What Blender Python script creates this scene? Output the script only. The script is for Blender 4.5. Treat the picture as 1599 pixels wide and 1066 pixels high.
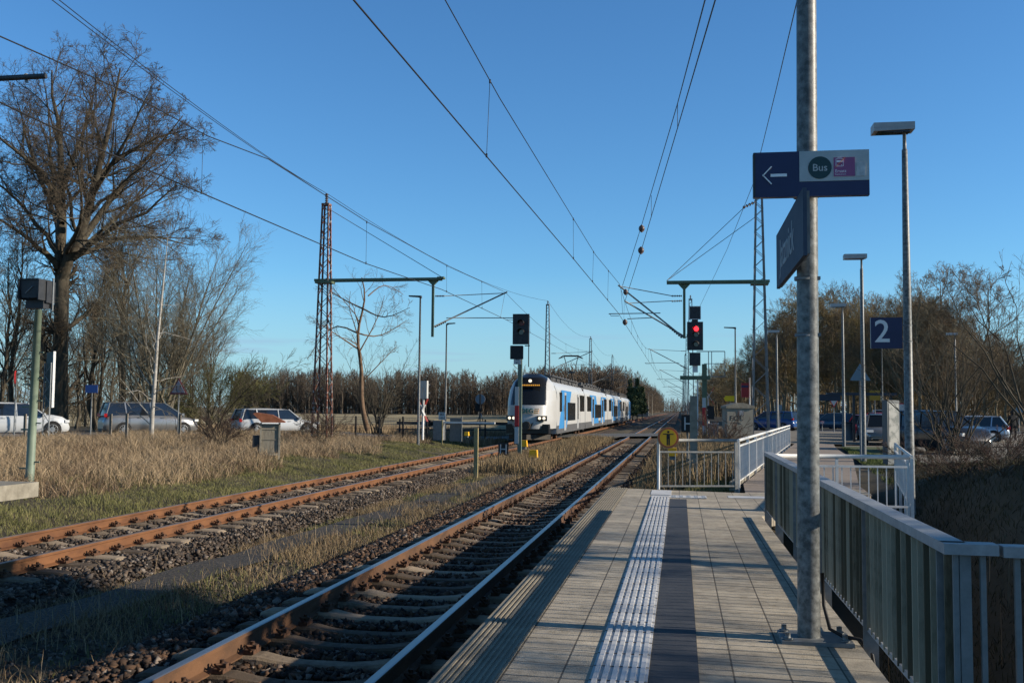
import bpy, math, random
import numpy as np
from mathutils import Matrix, Vector
for o in list(bpy.data.objects): bpy.data.objects.remove(o)
sc = bpy.context.scene
COL = sc.collection
R = math.radians
# ------------------------------------------------------------------ camera
F, W, H, HC = 1600., 1599., 1066., 1.88
yaw = math.atan(263 / F); pitch = math.atan((638.5 - 533) / F); roll = R(.5)
fw = np.array([-math.sin(yaw) * math.cos(pitch), math.cos(yaw) * math.cos(pitch), math.sin(pitch)])
rt = np.array([math.cos(yaw), math.sin(yaw), 0.]); up = np.cross(rt, fw)
c_, s_ = math.cos(roll), math.sin(roll)
rt2 = c_ * rt + s_ * up; up2 = -s_ * rt + c_ * up
cd = bpy.data.cameras.new('camera'); cam = bpy.data.objects.new('camera', cd); COL.objects.link(cam)
cd.sensor_width = 36; cd.lens = 36 * F / W; cd.clip_end = 6000; cd.clip_start = .1
M = Matrix.Identity(4)
for i in range(3):
    M[i][0] = rt2[i]; M[i][1] = up2[i]; M[i][2] = -fw[i]
M[0][3], M[1][3], M[2][3] = 0, 0, HC
cam.matrix_world = M; sc.camera = cam
# ------------------------------------------------------------------ world, sun, exposure
SUN_EL, SUN_AZ = R(20.5), R(89.)          # azimuth clockwise from the track direction (+Y)
w = bpy.data.worlds.new('World'); sc.world = w; w.use_nodes = True
nt = w.node_tree; bg = nt.nodes['Background']
sky = nt.nodes.new('ShaderNodeTexSky'); sky.sky_type = 'NISHITA'; sky.sun_disc = False
sky.sun_elevation = SUN_EL; sky.sun_rotation = SUN_AZ
sky.air_density = 1.0; sky.dust_density = .1; sky.ozone_density = 2.0
hs = nt.nodes.new('ShaderNodeHueSaturation'); hs.inputs['Saturation'].default_value = 1.08; hs.inputs['Value'].default_value = 1.0
wb = nt.nodes.new('ShaderNodeMixRGB'); wb.blend_type = 'MULTIPLY'; wb.inputs[0].default_value = 1; wb.inputs[2].default_value = (.66, 1.11, 1.47, 1)   # the photograph's cool white balance
nt.links.new(sky.outputs[0], hs.inputs['Color']); nt.links.new(hs.outputs[0], wb.inputs[1])
# thin streaks of far cloud just above the horizon
tc = nt.nodes.new('ShaderNodeTexCoord'); mp = nt.nodes.new('ShaderNodeMapping'); mp.inputs['Scale'].default_value = (4, 4, 70)
nz = nt.nodes.new('ShaderNodeTexNoise'); nz.inputs['Scale'].default_value = 1.3; nz.inputs['Detail'].default_value = 4
cr = nt.nodes.new('ShaderNodeValToRGB'); cr.color_ramp.elements[0].position = .56; cr.color_ramp.elements[1].position = .72
sx = nt.nodes.new('ShaderNodeSeparateXYZ'); mr = nt.nodes.new('ShaderNodeMapRange')
mr.inputs['From Min'].default_value = .085; mr.inputs['From Max'].default_value = .04
mr.inputs['To Min'].default_value = 0; mr.inputs['To Max'].default_value = .8
mu = nt.nodes.new('ShaderNodeMath'); mu.operation = 'MULTIPLY'
mx = nt.nodes.new('ShaderNodeMixRGB'); mx.inputs[2].default_value = (3.0, 4.3, 6.2, 1)
L_ = nt.links.new
L_(tc.outputs['Generated'], mp.inputs[0]); L_(mp.outputs[0], nz.inputs['Vector']); L_(nz.outputs[0], cr.inputs[0])
L_(tc.outputs['Generated'], sx.inputs[0]); L_(sx.outputs[2], mr.inputs[0]); L_(cr.outputs[0], mu.inputs[0]); L_(mr.outputs[0], mu.inputs[1])
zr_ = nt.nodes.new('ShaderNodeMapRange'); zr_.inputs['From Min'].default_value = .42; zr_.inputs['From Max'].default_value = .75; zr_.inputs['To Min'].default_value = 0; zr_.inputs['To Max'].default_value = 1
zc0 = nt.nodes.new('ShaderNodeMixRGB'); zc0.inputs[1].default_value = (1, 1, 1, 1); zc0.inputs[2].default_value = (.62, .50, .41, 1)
zm = nt.nodes.new('ShaderNodeMixRGB'); zm.blend_type = 'MULTIPLY'; zm.inputs[0].default_value = 1       # zenith above the view dimmed and warmed to weaken blue fill in shade
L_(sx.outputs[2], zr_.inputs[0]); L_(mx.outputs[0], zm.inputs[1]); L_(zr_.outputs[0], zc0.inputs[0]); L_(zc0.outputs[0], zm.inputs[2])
L_(mu.outputs[0], mx.inputs[0]); hm = nt.nodes.new('ShaderNodeMixRGB'); hm.inputs[2].default_value = (3.2, 5.0, 6.7, 1); hr = nt.nodes.new('ShaderNodeMapRange')
hr.inputs['From Min'].default_value = .13; hr.inputs['From Max'].default_value = -.01; hr.inputs['To Min'].default_value = 0; hr.inputs['To Max'].default_value = .75
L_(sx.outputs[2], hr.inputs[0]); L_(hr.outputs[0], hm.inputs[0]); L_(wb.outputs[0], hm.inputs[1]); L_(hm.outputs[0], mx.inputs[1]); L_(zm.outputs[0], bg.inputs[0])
bg.inputs[1].default_value = .081
sl = bpy.data.lights.new('sun', 'SUN'); sl.energy = 5.0; sl.angle = R(.53); sl.color = (1, .88, .71)
so = bpy.data.objects.new('sun', sl); COL.objects.link(so)
sd = Vector((math.cos(SUN_EL) * math.sin(SUN_AZ), math.cos(SUN_EL) * math.cos(SUN_AZ), math.sin(SUN_EL)))
so.rotation_euler = sd.to_track_quat('Z', 'Y').to_euler(); so.location = (60, 0, 40)
sc.view_settings.view_transform = 'Standard'; sc.view_settings.look = 'None'
sc.view_settings.exposure = .50; sc.view_settings.gamma = 1
sc.render.engine = 'CYCLES'
sc.cycles.max_bounces = 5; sc.cycles.transparent_max_bounces = 8

def P(px, py, d):                      # world point that stands d metres deep at a place of the view
    v = fw + rt2 * (px - W / 2) / F - up2 * (py - H / 2) / F
    return np.array([0, 0, HC]) + v * d
def PX(px, py, X):
    v = fw + rt2 * (px - W / 2) / F - up2 * (py - H / 2) / F
    return np.array([0, 0, HC]) + v * (X / v[0])
def G(px, py, z):
    v = fw + rt2 * (px - W / 2) / F - up2 * (py - H / 2) / F
    return np.array([0, 0, HC]) + v * ((z - HC) / v[2])
# ------------------------------------------------------------------ materials
MATS = {}
def mat(name, c, c2=None, scale=4., rough=.8, metal=0., bump=0., bscale=None, spec=.4, island=0, pos=(.35, .65), emit=None, estr=0, stretch=None, detail=5, c3=None, orand=0):
    if name in MATS: return MATS[name]
    c, c2, c3 = [None if q is None else tuple(v * .86 for v in q) for q in (c, c2, c3)]     # measured colours held a little under their sunlit look
    m = bpy.data.materials.new(name); m.use_nodes = True; MATS[name] = m
    n = m.node_tree; b = n.nodes['Principled BSDF']; L = n.links.new
    b.inputs['Roughness'].default_value = rough; b.inputs['Metallic'].default_value = metal
    b.inputs['Specular IOR Level'].default_value = spec
    b.inputs['Base Color'].default_value = (*c, 1)
    co = n.nodes.new('ShaderNodeTexCoord'); mpn = n.nodes.new('ShaderNodeMapping')
    L(co.outputs['Object'], mpn.inputs[0])
    if stretch: mpn.inputs['Scale'].default_value = stretch
    if c2 is not None:
        r = n.nodes.new('ShaderNodeValToRGB'); r.color_ramp.elements[0].position, r.color_ramp.elements[1].position = pos
        r.color_ramp.elements[0].color = (*c, 1); r.color_ramp.elements[1].color = (*c2, 1)
        if c3 is not None:
            e = r.color_ramp.elements.new(min(1, pos[1] + .12)); e.color = (*c3, 1)
        t = n.nodes.new('ShaderNodeTexNoise'); t.inputs['Scale'].default_value = scale; t.inputs['Detail'].default_value = detail
        t.inputs['Roughness'].default_value = .65
        L(mpn.outputs[0], t.inputs['Vector'])
        if island:
            g = n.nodes.new('ShaderNodeNewGeometry'); mi = n.nodes.new('ShaderNodeMixRGB'); mi.inputs[0].default_value = island
            L(t.outputs[0], mi.inputs[1]); L(g.outputs['Random Per Island'], mi.inputs[2]); L(mi.outputs[0], r.inputs[0])
        elif orand:
            g = n.nodes.new('ShaderNodeObjectInfo'); mi = n.nodes.new('ShaderNodeMixRGB'); mi.inputs[0].default_value = orand
            L(t.outputs[0], mi.inputs[1]); L(g.outputs['Random'], mi.inputs[2]); L(mi.outputs[0], r.inputs[0])
        else: L(t.outputs[0], r.inputs[0])
        L(r.outputs[0], b.inputs['Base Color'])
    if bump:
        t2 = n.nodes.new('ShaderNodeTexNoise'); t2.inputs['Scale'].default_value = bscale or scale * 5; t2.inputs['Detail'].default_value = 6
        L(mpn.outputs[0], t2.inputs['Vector'])
        bp = n.nodes.new('ShaderNodeBump'); bp.inputs['Strength'].default_value = bump; bp.inputs['Distance'].default_value = .02
        L(t2.outputs[0], bp.inputs['Height']); L(bp.outputs[0], b.inputs['Normal'])
    if emit:
        b.inputs['Emission Color'].default_value = (*emit, 1); b.inputs['Emission Strength'].default_value = estr
    return m
galv = mat('galvanised', (.07, .075, .074), (.25, .26, .255), scale=20, rough=.45, detail=8, pos=(.38, .68), metal=.0, bump=.06)
galvd = mat('galvanised_dull', (.15, .165, .17), (.24, .255, .26), scale=8, rough=.6, metal=.2)
whitem = mat('white_steel', (.62, .62, .61), (.78, .78, .76), scale=9, rough=.5)
capm = mat('rail_cap_steel', (.26, .27, .28), (.38, .385, .39), scale=12, rough=.5)
balm = mat('baluster_steel', (.085, .07, .04), (.36, .31, .22), scale=4, rough=.7, pos=(.35, .62), stretch=(6, 6, 1.2), bump=.1, orand=.5)
rust = mat('rail_rust', (.105, .042, .017), (.20, .085, .032), scale=3, rough=.8, bump=.15, bscale=60, stretch=(1, .4, 1))
rustn = mat('rail_rust_brown', (.06, .032, .018), (.155, .075, .034), scale=2.2, rough=.8, bump=.2, bscale=60, stretch=(1, .6, 1), detail=9)
rustd = mat('dark_rust', (.055, .030, .018), (.13, .06, .03), scale=30, rough=.85)
railtop = mat('rail_head', (.30, .30, .30), rough=.33, metal=.8)
railtop_old = mat('rail_head_old', (.22, .14, .09), (.30, .24, .20), scale=4, rough=.4, metal=.5)
concsl = mat('sleeper_concrete', (.085, .06, .038), (.34, .265, .185), scale=9, rough=.9, bump=.3, bscale=80, orand=.45, detail=9)
conc = mat('concrete', (.20, .18, .14), (.34, .31, .25), scale=4, rough=.9, bump=.2, bscale=50)
lattice = mat('lattice_paint_rust', (.19, .068, .04), (.40, .38, .36), scale=5, rough=.8, pos=(.53, .60))
lattice2 = mat('lattice_grey', (.15, .10, .08), (.27, .27, .265), scale=6, rough=.75, pos=(.32, .46))
greenp = mat('green_paint', (.085, .125, .075), (.13, .17, .105), scale=5, rough=.6)
greenl = mat('pale_green_paint', (.13, .17, .13), (.19, .23, .17), scale=5, rough=.6)
blackm = mat('black_matt', (.012, .012, .014), rough=.6)
black2 = mat('dark_plastic', (.022, .024, .028), (.04, .042, .046), scale=6, rough=.55)
insul = mat('insulator', (.10, .07, .065), rough=.4)
wirem = mat('wire', (.03, .028, .027), rough=.5, metal=.3)
woodp = mat('post_wood', (.26, .20, .09), (.40, .33, .17), scale=8, rough=.9, stretch=(3, 3, .6))
yellowp = mat('yellow_paint', (.95, .47, .015), rough=.6)
redp = mat('red_paint', (.55, .03, .03), rough=.6)
whitep = mat('white_paint', (.52, .52, .51), rough=.6)
darkglass = mat('dark_glass', (.012, .014, .017), rough=.08, spec=.8)
navy = mat('sign_navy', (.010, .014, .075), (.013, .018, .088), scale=5, rough=.35)
signgrey = mat('sign_grey', (.42, .45, .45), (.52, .54, .54), scale=7, rough=.4)
slatebl = mat('name_sign_blue', (.06, .08, .115), (.08, .10, .14), scale=5, rough=.7, spec=.15)
tyre = mat('tyre', (.018, .018, .018), rough=.85)
rim = mat('wheel_rim', (.40, .41, .42), rough=.35, metal=.6)
tail = mat('tail_lamp', (.45, .012, .012), rough=.25)
lens = mat('lamp_lens', (.6, .62, .64), rough=.15)
# ------------------------------------------------------------------ mesh collector
class MB:
    def __init__(s): s.v = []; s.n = 0; s.f = []; s.fm = []; s.fs = []; s.cur = 0; s.sm = False
    def add(s, vs, fs, smooth=None):
        b = s.n; s.v.append(np.asarray(vs, float).reshape(-1, 3)); s.n += len(s.v[-1])
        for f in fs:
            s.f.append([b + i for i in f]); s.fm.append(s.cur); s.fs.append(s.sm if smooth is None else smooth)
        return s
    def m(s, i): s.cur = i; return s
    def box(s, c, d, rz=0, rx=0, ry=0, taper=1.):
        x, y, z = d[0] / 2, d[1] / 2, d[2] / 2
        a = np.array([[-x, -y, -z], [x, -y, -z], [x, y, -z], [-x, y, -z], [-x * taper, -y * taper, z], [x * taper, -y * taper, z], [x * taper, y * taper, z], [-x * taper, y * taper, z]])
        if rz or rx or ry:
            m = np.array((Matrix.Rotation(rz, 3, 'Z') @ Matrix.Rotation(ry, 3, 'Y') @ Matrix.Rotation(rx, 3, 'X')))
            a = a @ m.T
        return s.add(a + np.array(c), [(3, 2, 1, 0), (4, 5, 6, 7), (0, 1, 5, 4), (1, 2, 6, 5), (2, 3, 7, 6), (3, 0, 4, 7)], False)
    def bar(s, p, q, wd, th=None, upv=(0, 0, 1)):
        th = th or wd; p = np.array(p, float); q = np.array(q, float); t = q - p; t /= np.linalg.norm(t)
        u = np.array(upv, float)
        if abs(t @ u) > .98: u = np.array([0, 1., 0])
        a = np.cross(t, u); a /= np.linalg.norm(a); b = np.cross(a, t)
        vs = [e + a * sx * wd / 2 + b * sz * th / 2 for e in (p, q) for sx, sz in ((-1, -1), (1, -1), (1, 1), (-1, 1))]
        return s.add(vs, [(3, 2, 1, 0), (4, 5, 6, 7), (0, 1, 5, 4), (1, 2, 6, 5), (2, 3, 7, 6), (3, 0, 4, 7)], False)
    def tube(s, pts, r, k=8, caps=True):
        pts = np.array(pts, float); n = len(pts); r = np.broadcast_to(np.array(r, float), (n,)) if np.ndim(r) else np.full(n, float(r))
        v, f = tubes(pts[None], np.array(r)[None], k)
        f = [tuple(x) for x in f]
        s.add(v, f, True)
        if caps:
            b = s.n - n * k
            s.f.append([b + i for i in range(k)][::-1]); s.f.append([b + (n - 1) * k + i for i in range(k)])
            s.fm += [s.cur] * 2; s.fs += [False] * 2
        return s
    def cyl(s, c, r, h, axis='z', k=16, r2=None):
        d = {'x': (1, 0, 0), 'y': (0, 1, 0), 'z': (0, 0, 1)}[axis]; d = np.array(d, float) * h / 2; c = np.array(c, float)
        return s.tube([c - d, c + d], [r, r if r2 is None else r2], k)
    def prism(s, poly, d0, d1, plane='xz'):
        n = len(poly)
        def mk(p, d):
            return {'xz': (p[0], d, p[1]), 'xy': (p[0], p[1], d), 'yz': (d, p[0], p[1])}[plane]
        vs = [mk(p, d0) for p in poly] + [mk(p, d1) for p in poly]
        fs = [tuple(range(n)), tuple(range(2 * n - 1, n - 1, -1))] + [(i, (i + 1) % n, n + (i + 1) % n, n + i)[::-1] for i in range(n)]
        return s.add(vs, fs, False)
    def grid(s, A, smooth=True):
        a = np.array(A, float); r, c = a.shape[:2]
        return s.add(a.reshape(-1, 3), [(i * c + j, i * c + j + 1, (i + 1) * c + j + 1, (i + 1) * c + j) for i in range(r - 1) for j in range(c - 1)], smooth)
    def mesh(s, vs, fs, mm=0, smooth=False):
        vs, fs, _ = (vs, fs, 0); k = s.cur; s.cur = mm; s.add(vs, fs, smooth); s.cur = k; return s
    def build(s, name, mats, parent=None, loc=None):
        if not isinstance(mats, (list, tuple)): mats = [mats]
        V = np.concatenate(s.v); me = bpy.data.meshes.new(name)
        cnt = np.array([len(f) for f in s.f]); idx = np.fromiter((i for f in s.f for i in f), int)
        me.vertices.add(len(V)); me.vertices.foreach_set('co', V.ravel())
        me.loops.add(len(idx)); me.loops.foreach_set('vertex_index', idx)
        me.polygons.add(len(cnt)); me.polygons.foreach_set('loop_start', np.r_[0, np.cumsum(cnt)[:-1]])
        me.polygons.foreach_set('material_index', s.fm); me.polygons.foreach_set('use_smooth', s.fs)
        for m in mats: me.materials.append(m)
        me.update(calc_edges=True); me.validate()
        o = bpy.data.objects.new(name, me); COL.objects.link(o)
        if parent is not None: o.parent = parent
        if loc is not None: o.location = loc
        return o
def raw(name, V, Fq, m, parent=None, smooth=False, loc=None):     # fast build from equal sized faces
    me = bpy.data.meshes.new(name); V = np.asarray(V, float); Fq = np.asarray(Fq, int); k = Fq.shape[1]
    me.vertices.add(len(V)); me.vertices.foreach_set('co', V.ravel())
    me.loops.add(Fq.size); me.loops.foreach_set('vertex_index', Fq.ravel())
    me.polygons.add(len(Fq)); me.polygons.foreach_set('loop_start', np.arange(len(Fq)) * k)
    if smooth: me.polygons.foreach_set('use_smooth', np.ones(len(Fq), bool))
    me.materials.append(m); me.update(calc_edges=True)
    o = bpy.data.objects.new(name, me); COL.objects.link(o)
    if parent is not None: o.parent = parent
    if loc is not None: o.location = loc
    return o
def tubes(Pn, Rn, k):
    B, n, _ = Pn.shape
    T = np.gradient(Pn, axis=1); T /= np.linalg.norm(T, axis=2, keepdims=True) + 1e-9
    m = T.mean(1); ref = np.where(np.abs(m[:, 2:3]) > .8, np.array([[1., 0, 0]]), np.array([[0, 0, 1.]]))[:, None, :]
    a = np.cross(T, np.broadcast_to(ref, T.shape)); a /= np.linalg.norm(a, axis=2, keepdims=True) + 1e-9; b = np.cross(T, a)
    th = np.arange(k) * 2 * np.pi / k
    V = Pn[:, :, None] + Rn[:, :, None, None] * (a[:, :, None] * np.cos(th)[:, None] + b[:, :, None] * np.sin(th)[:, None])
    i = np.arange(n - 1)[:, None]; j = np.arange(k)[None]
    q = np.stack([i * k + j, i * k + (j + 1) % k, (i + 1) * k + (j + 1) % k, (i + 1) * k + j], -1).reshape(-1, 4)
    Fq = (q[None] + (np.arange(B) * n * k)[:, None, None]).reshape(-1, 4)
    return V.reshape(-1, 3), Fq[:, ::-1]
def thing(name, label, cat, loc=(0, 0, 0), rz=0, group=None):
    o = bpy.data.objects.new(name, None); COL.objects.link(o); o.location = loc; o.rotation_euler = (0, 0, rz)
    o.empty_display_size = .2
    o['label'] = label; o['category'] = cat
    if group: o['group'] = group
    return o
def struct(o, kind='structure'): o['kind'] = kind; return o
def dup(o, loc=None, rz=None, label=None, parent=None, group=None, scale=None):
    c = o.copy(); COL.objects.link(c)
    if parent is not None: c.parent = parent
    if loc is not None: c.location = loc
    if rz is not None: c.rotation_euler = (0, 0, rz)
    if scale is not None: c.scale = scale
    if label: c['label'] = label
    if group: c['group'] = group
    for ch in list(o.children): dup(ch, parent=c)
    return c
def text_mesh(body, size, m, parent, mtx, name='lettering', ext=.002, bold=0., align='CENTER', xs=1.):
    cu = bpy.data.curves.new('t', 'FONT'); cu.body = body; cu.size = size; cu.extrude = ext; cu.offset = bold
    cu.align_x = align; cu.align_y = 'CENTER'; cu.resolution_u = 3
    to = bpy.data.objects.new('t', cu); COL.objects.link(to); bpy.context.view_layer.update()
    me = bpy.data.meshes.new_from_object(to.evaluated_get(bpy.context.evaluated_depsgraph_get()))
    bpy.data.objects.remove(to); bpy.data.curves.remove(cu)
    me.transform(mtx @ Matrix.Diagonal((xs, 1, 1, 1))); me.materials.clear(); me.materials.append(m); me.name = name
    o = bpy.data.objects.new(name, me); COL.objects.link(o); o.parent = parent
    return o
FRONT = Matrix.Rotation(R(90), 4, 'X')                    # text that faces -Y
def at(x, y, z): return Matrix.Translation((x, y, z))
rng = np.random.default_rng(7)
# ------------------------------------------------------------------ terrain
TN, TF = -2.87, -8.75                                      # centre lines of the two tracks
def ss(a, b, x): t = np.clip((x - a) / (b - a), 0, 1); return t * t * (3 - 2 * t)
def hz(x, y):
    x = np.asarray(x, float); y = np.asarray(y, float)
    z = np.full(np.broadcast(x, y).shape, -.42)
    z = z + .10 * np.exp(-((x + 5.85) / .8) ** 2)
    z = z + (.42 * ss(-11.2, -15, x) + .28 * ss(-17.5, -21, x)) * (1 - .45 * ss(60, 76, y))
    z = z - .35 * ss(-40, -75, x) * ss(60, 110, y)
    # right of the line beyond the platform end
    rb = ss(-.9, .9, x) * ss(18.5, 22, y)
    z = z + .62 * rb
    # ditch and berm beside the platform
    k = ss(.7, 1.6, x) * (1 - ss(17, 26, y - .0 * x))
    d = -.42 - .9 * ss(.8, 2.2, x) + 2.35 * ss(2.7, 6.0, x) - .6 * ss(7.5, 11, x)
    z = z * (1 - k) + k * d
    bm = np.exp(-(((x - 9.5) / 4.5) ** 2 + ((y - 24) / 7.5) ** 2))
    z = z + .55 * bm * ss(3, 6, x) * (1 - ss(29, 34, y))
    n = .05 * np.sin(x * 1.3 + y * .7) * np.sin(y * .9 - x * .4) + .03 * np.sin(x * 3.1) * np.sin(y * 2.7 + x)
    z = z + n * (1 - np.exp(-((x - TN) / 3.5) ** 6)) * np.where((x > -11) & (x < -6.6), 0.2, 1) * (1 - ss(26, 34, y) * ss(1, 2, x))
    return z
def axis(a, b, segs):
    out = []
    for lo, hi, st in segs: out += list(np.arange(lo, hi, st))
    return np.array([a] + out + [b])
xs = axis(-3000, 3000, [(-1200, -200, 120), (-200, -60, 10), (-60, -24, 2), (-24, 16, .4), (16, 60, 2), (60, 200, 10), (200, 1200, 120)])
ys = axis(-60, 5000, [(-40, 0, 5), (0, 45, .4), (45, 120, 2), (120, 400, 12), (400, 3000, 150)])
X, Y = np.meshgrid(xs, ys); Z = hz(X, Y)
V = np.stack([X, Y, Z], -1).reshape(-1, 3); nx = len(xs); ny = len(ys)
ii, jj = np.meshgrid(np.arange(ny - 1), np.arange(nx - 1), indexing='ij'); a = (ii * nx + jj).ravel()
gm = mat('ground_soil', (.038, .034, .018), (.10, .078, .045), scale=.5, rough=.95, bump=.5, bscale=18, c3=(.055, .065, .024), detail=8)
g = raw('ground', V, np.stack([a, a + 1, a + nx + 1, a + nx], 1), gm, smooth=True); struct(g)
# make the field beyond the road pale stubble: a sheet of its own just above the ground
fieldm = mat('stubble_field', (.30, .235, .115), (.39, .31, .16), scale=.05, rough=.95, bump=.6, bscale=3, c3=(.22, .20, .085), stretch=(.3, 1.6, 1), detail=9)
fx = np.linspace(-260, -11.5, 60); fy = np.linspace(84, 345, 60); X, Y = np.meshgrid(fx, fy); Z = hz(X, Y) + .03
V = np.stack([X, Y, Z], -1).reshape(-1, 3); ii, jj = np.meshgrid(np.arange(59), np.arange(59), indexing='ij'); a = (ii * 60 + jj).ravel()
struct(raw('field', V, np.stack([a, a + 1, a + 61, a + 60], 1), fieldm, smooth=True))
# ballast beds
balm_n = mat('ballast_stone', (.02, .014, .011), (.075, .048, .032), scale=18, rough=.95, bump=1., bscale=25, c3=(.12, .09, .07), detail=3)
def strip(name, pts, m, z0=0):
    pass
for tcx, z0, y0, y1 in ((TN, 0, -30, 1500), (TF, 0, -30, 1500)):
    b = MB(); yy = np.concatenate([np.arange(y0, 120, 1.5), np.arange(120, y1, 60)])
    prof = [(-2.5, -.46), (-1.8, -.25), (-1.3, -.265), (-.6, -.27), (0, -.285), (.6, -.27), (1.3, -.265), (1.75, -.25), (2.5, -.46)]
    if tcx == TF: prof = [(-2.2, -.46), (-1.6, -.24), (-.6, -.255), (.6, -.255), (1.5, -.24), (2.1, -.46)]
    A = [[(tcx + px + .04 * math.sin(y * 1.7 + px * 5), y, pz + .012 * math.sin(y * 3.1 + px * 7)) for px, pz in prof] for y in yy]
    b.grid(A); struct(b.build('ballast', balm_n))
# scattered ballast stones
def stones(name, n, xr, yr, zf, s0, m, pw=1.0):
    u = rng.random(n); x = xr[0] + (xr[1] - xr[0]) * rng.random(n); y = yr[0] + (yr[1] - yr[0]) * u ** pw
    z = zf(x, y); s = s0 * (.55 + .8 * rng.random(n))
    base = np.array([[1, 0, 0], [-1, 0, 0], [0, 1, 0], [0, -1, 0], [0, 0, 1], [0, 0, -1]], float)
    fs = np.array([(0, 2, 4), (2, 1, 4), (1, 3, 4), (3, 0, 4), (2, 0, 5), (1, 2, 5), (3, 1, 5), (0, 3, 5)])
    q = rng.normal(size=(n, 3, 3)); a = q[:, 0] / np.linalg.norm(q[:, 0], axis=1)[:, None]
    bb = q[:, 1] - (q[:, 1] * a).sum(1)[:, None] * a; bb /= np.linalg.norm(bb, axis=1)[:, None]; cc = np.cross(a, bb)
    Rm = np.stack([a, bb, cc], 1)
    vs = base[None] * (.7 + .55 * rng.random((n, 6, 1))) + rng.normal(size=(n, 6, 3)) * .30
    vs = np.einsum('nij,njk->nik', vs, Rm) * s[:, None, None]; vs[:, :, 2] *= .8
    vs += np.stack([x, y, z], 1)[:, None]
    Fq = (fs[None] + (np.arange(n) * 6)[:, None, None]).reshape(-1, 3)
    o = raw(name, vs.reshape(-1, 3), Fq, m); return o
stone_m = mat('loose_stone', (.016, .013, .012), (.115, .062, .034), scale=.7, rough=.9, island=.88, pos=(.2, .8), c3=(.22, .18, .15))
stone_g = mat('loose_stone_grey', (.035, .030, .027), (.125, .09, .065), scale=.7, rough=.9, island=.88, pos=(.2, .8), c3=(.21, .18, .155))
def zn(x, y):
    d = np.abs(x - TN); on = (d < 1.33) & (np.abs((y - 4.6 + .3) % .6 - .3) < .155); return -.232 + .03 * rng.random(len(x)) - .34 * np.clip(d - 1.75, 0, 3) - .09 * on + .02 * ((d > 1.35) & (d < 1.8))
def zff(x, y):
    d = np.abs(x - TF); on = (d < 1.33) & (np.abs((y - 8.6 + .315) % .63 - .315) < .155); return -.212 + .025 * rng.random(len(x)) - .43 * np.clip(d - 1.55, 0, 3) - .09 * on
for nm, o in (('a', stones('gravel', 60000, (TN - 2.75, TN + 1.7), (3.5, 26), zn, .034, stone_m, 1.25)),
              ('b', stones('gravel', 34000, (TF - 2.0, TF + 2.3), (8.5, 34), zff, .033, stone_g, 1.2)),
              ('c', stones('gravel', 14000, (TN - 2.6, TN + 1.7), (26, 62), zn, .045, stone_m, 1.3)),
              ('d', stones('gravel', 12000, (-7.3, -4.9), (6.5, 24), lambda x, y: hz(x, y) + .0, .024, stone_g, 1.2))):
    struct(o, 'stuff'); o['label'] = 'loose brown ballast stones around the sleepers'; o['category'] = 'gravel'
# asphalt strip between the tracks
asph = mat('old_asphalt', (.028, .025, .022), (.15, .125, .095), scale=28, pos=(.46, .66), rough=.9, bump=.4, bscale=60, c3=(.16, .14, .11), detail=9)
b = MB(); yy = np.arange(3, 60, .5)
b.grid([[(-6.35 + .028 * (y - 10) + o + .06 * math.sin(y * 1.9 + o), y, float(hz(-6.2, y)) + .035) for o in (-.38, 0, .38)] for y in yy])
struct(b.build('path', asph))
# road over the crossing: y = x + 82 (45 degrees)
roadm = mat('road_asphalt', (.075, .078, .082), (.12, .12, .122), scale=1.2, rough=.85, bump=.2, bscale=40)
b = MB(); A = []
for t in np.arange(-60, 60, 1.5):
    cx = -5.8 + t * .7071; cy = 76.5 + t * .7071
    row = []
    for o in (-3.4, -1.2, 1.2, 3.4):
        x = cx + o * .7071; y = cy - o * .7071
        z = float(hz(x, y)) + .05; f = float(ss(-14, -11, x) * (1 - ss(0, 3, x)))
        row.append((x, y, z * (1 - f) + .012 * f))
    A.append(row)
b.grid(A); struct(b.build('road', roadm))
b = MB()
for o in (-3.1, 3.1):
    rr = []
    for t in np.arange(-55, 55, 1.5):
        cx = -5.8 + t * .7071; cy = 76.5 + t * .7071
        x = cx + o * .7071; y = cy - o * .7071; z = float(hz(x, y)) + .05; f = float(ss(-14, -11, x) * (1 - ss(0, 3, x)))
        rr.append([(x - .05, y + .05, z * (1 - f) + .012 * f + .012), (x + .05, y - .05, z * (1 - f) + .012 * f + .012)])
    b.grid(rr)
struct(b.build('road_marking', whitep))
# car park and its lane on the right
parkm = mat('car_park_gravel', (.15, .13, .10), (.24, .21, .165), scale=.6, rough=.95, bump=.4, bscale=20, detail=8)
b = MB(); xx = np.linspace(0, 1, 24)
b.grid([[((5.4 + .11 * (y - 30)) + (38 - .0 * y) * u, y, float(hz(6, 60)) + .05) for u in xx] for y in np.arange(33, 72, 3)])
struct(b.build('car_park', parkm))
b = MB(); b.grid([[(x, y, .262 + .004) for x in np.linspace(1.5, 90, 20)] for y in np.arange(86, 104, 3)])
struct(b.build('lane', roadm))
gm2 = mat('verge_grass', (.05, .07, .02), (.09, .11, .03), scale=2, rough=.95, bump=.8, bscale=30)
b = MB(); b.grid([[((5.2 + .11 * (y - 30)) + u, y, .27) for u in (0, 1.0, 2.0)] for y in np.arange(26, 52, 2)]); struct(b.build('lawn', gm2))
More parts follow.
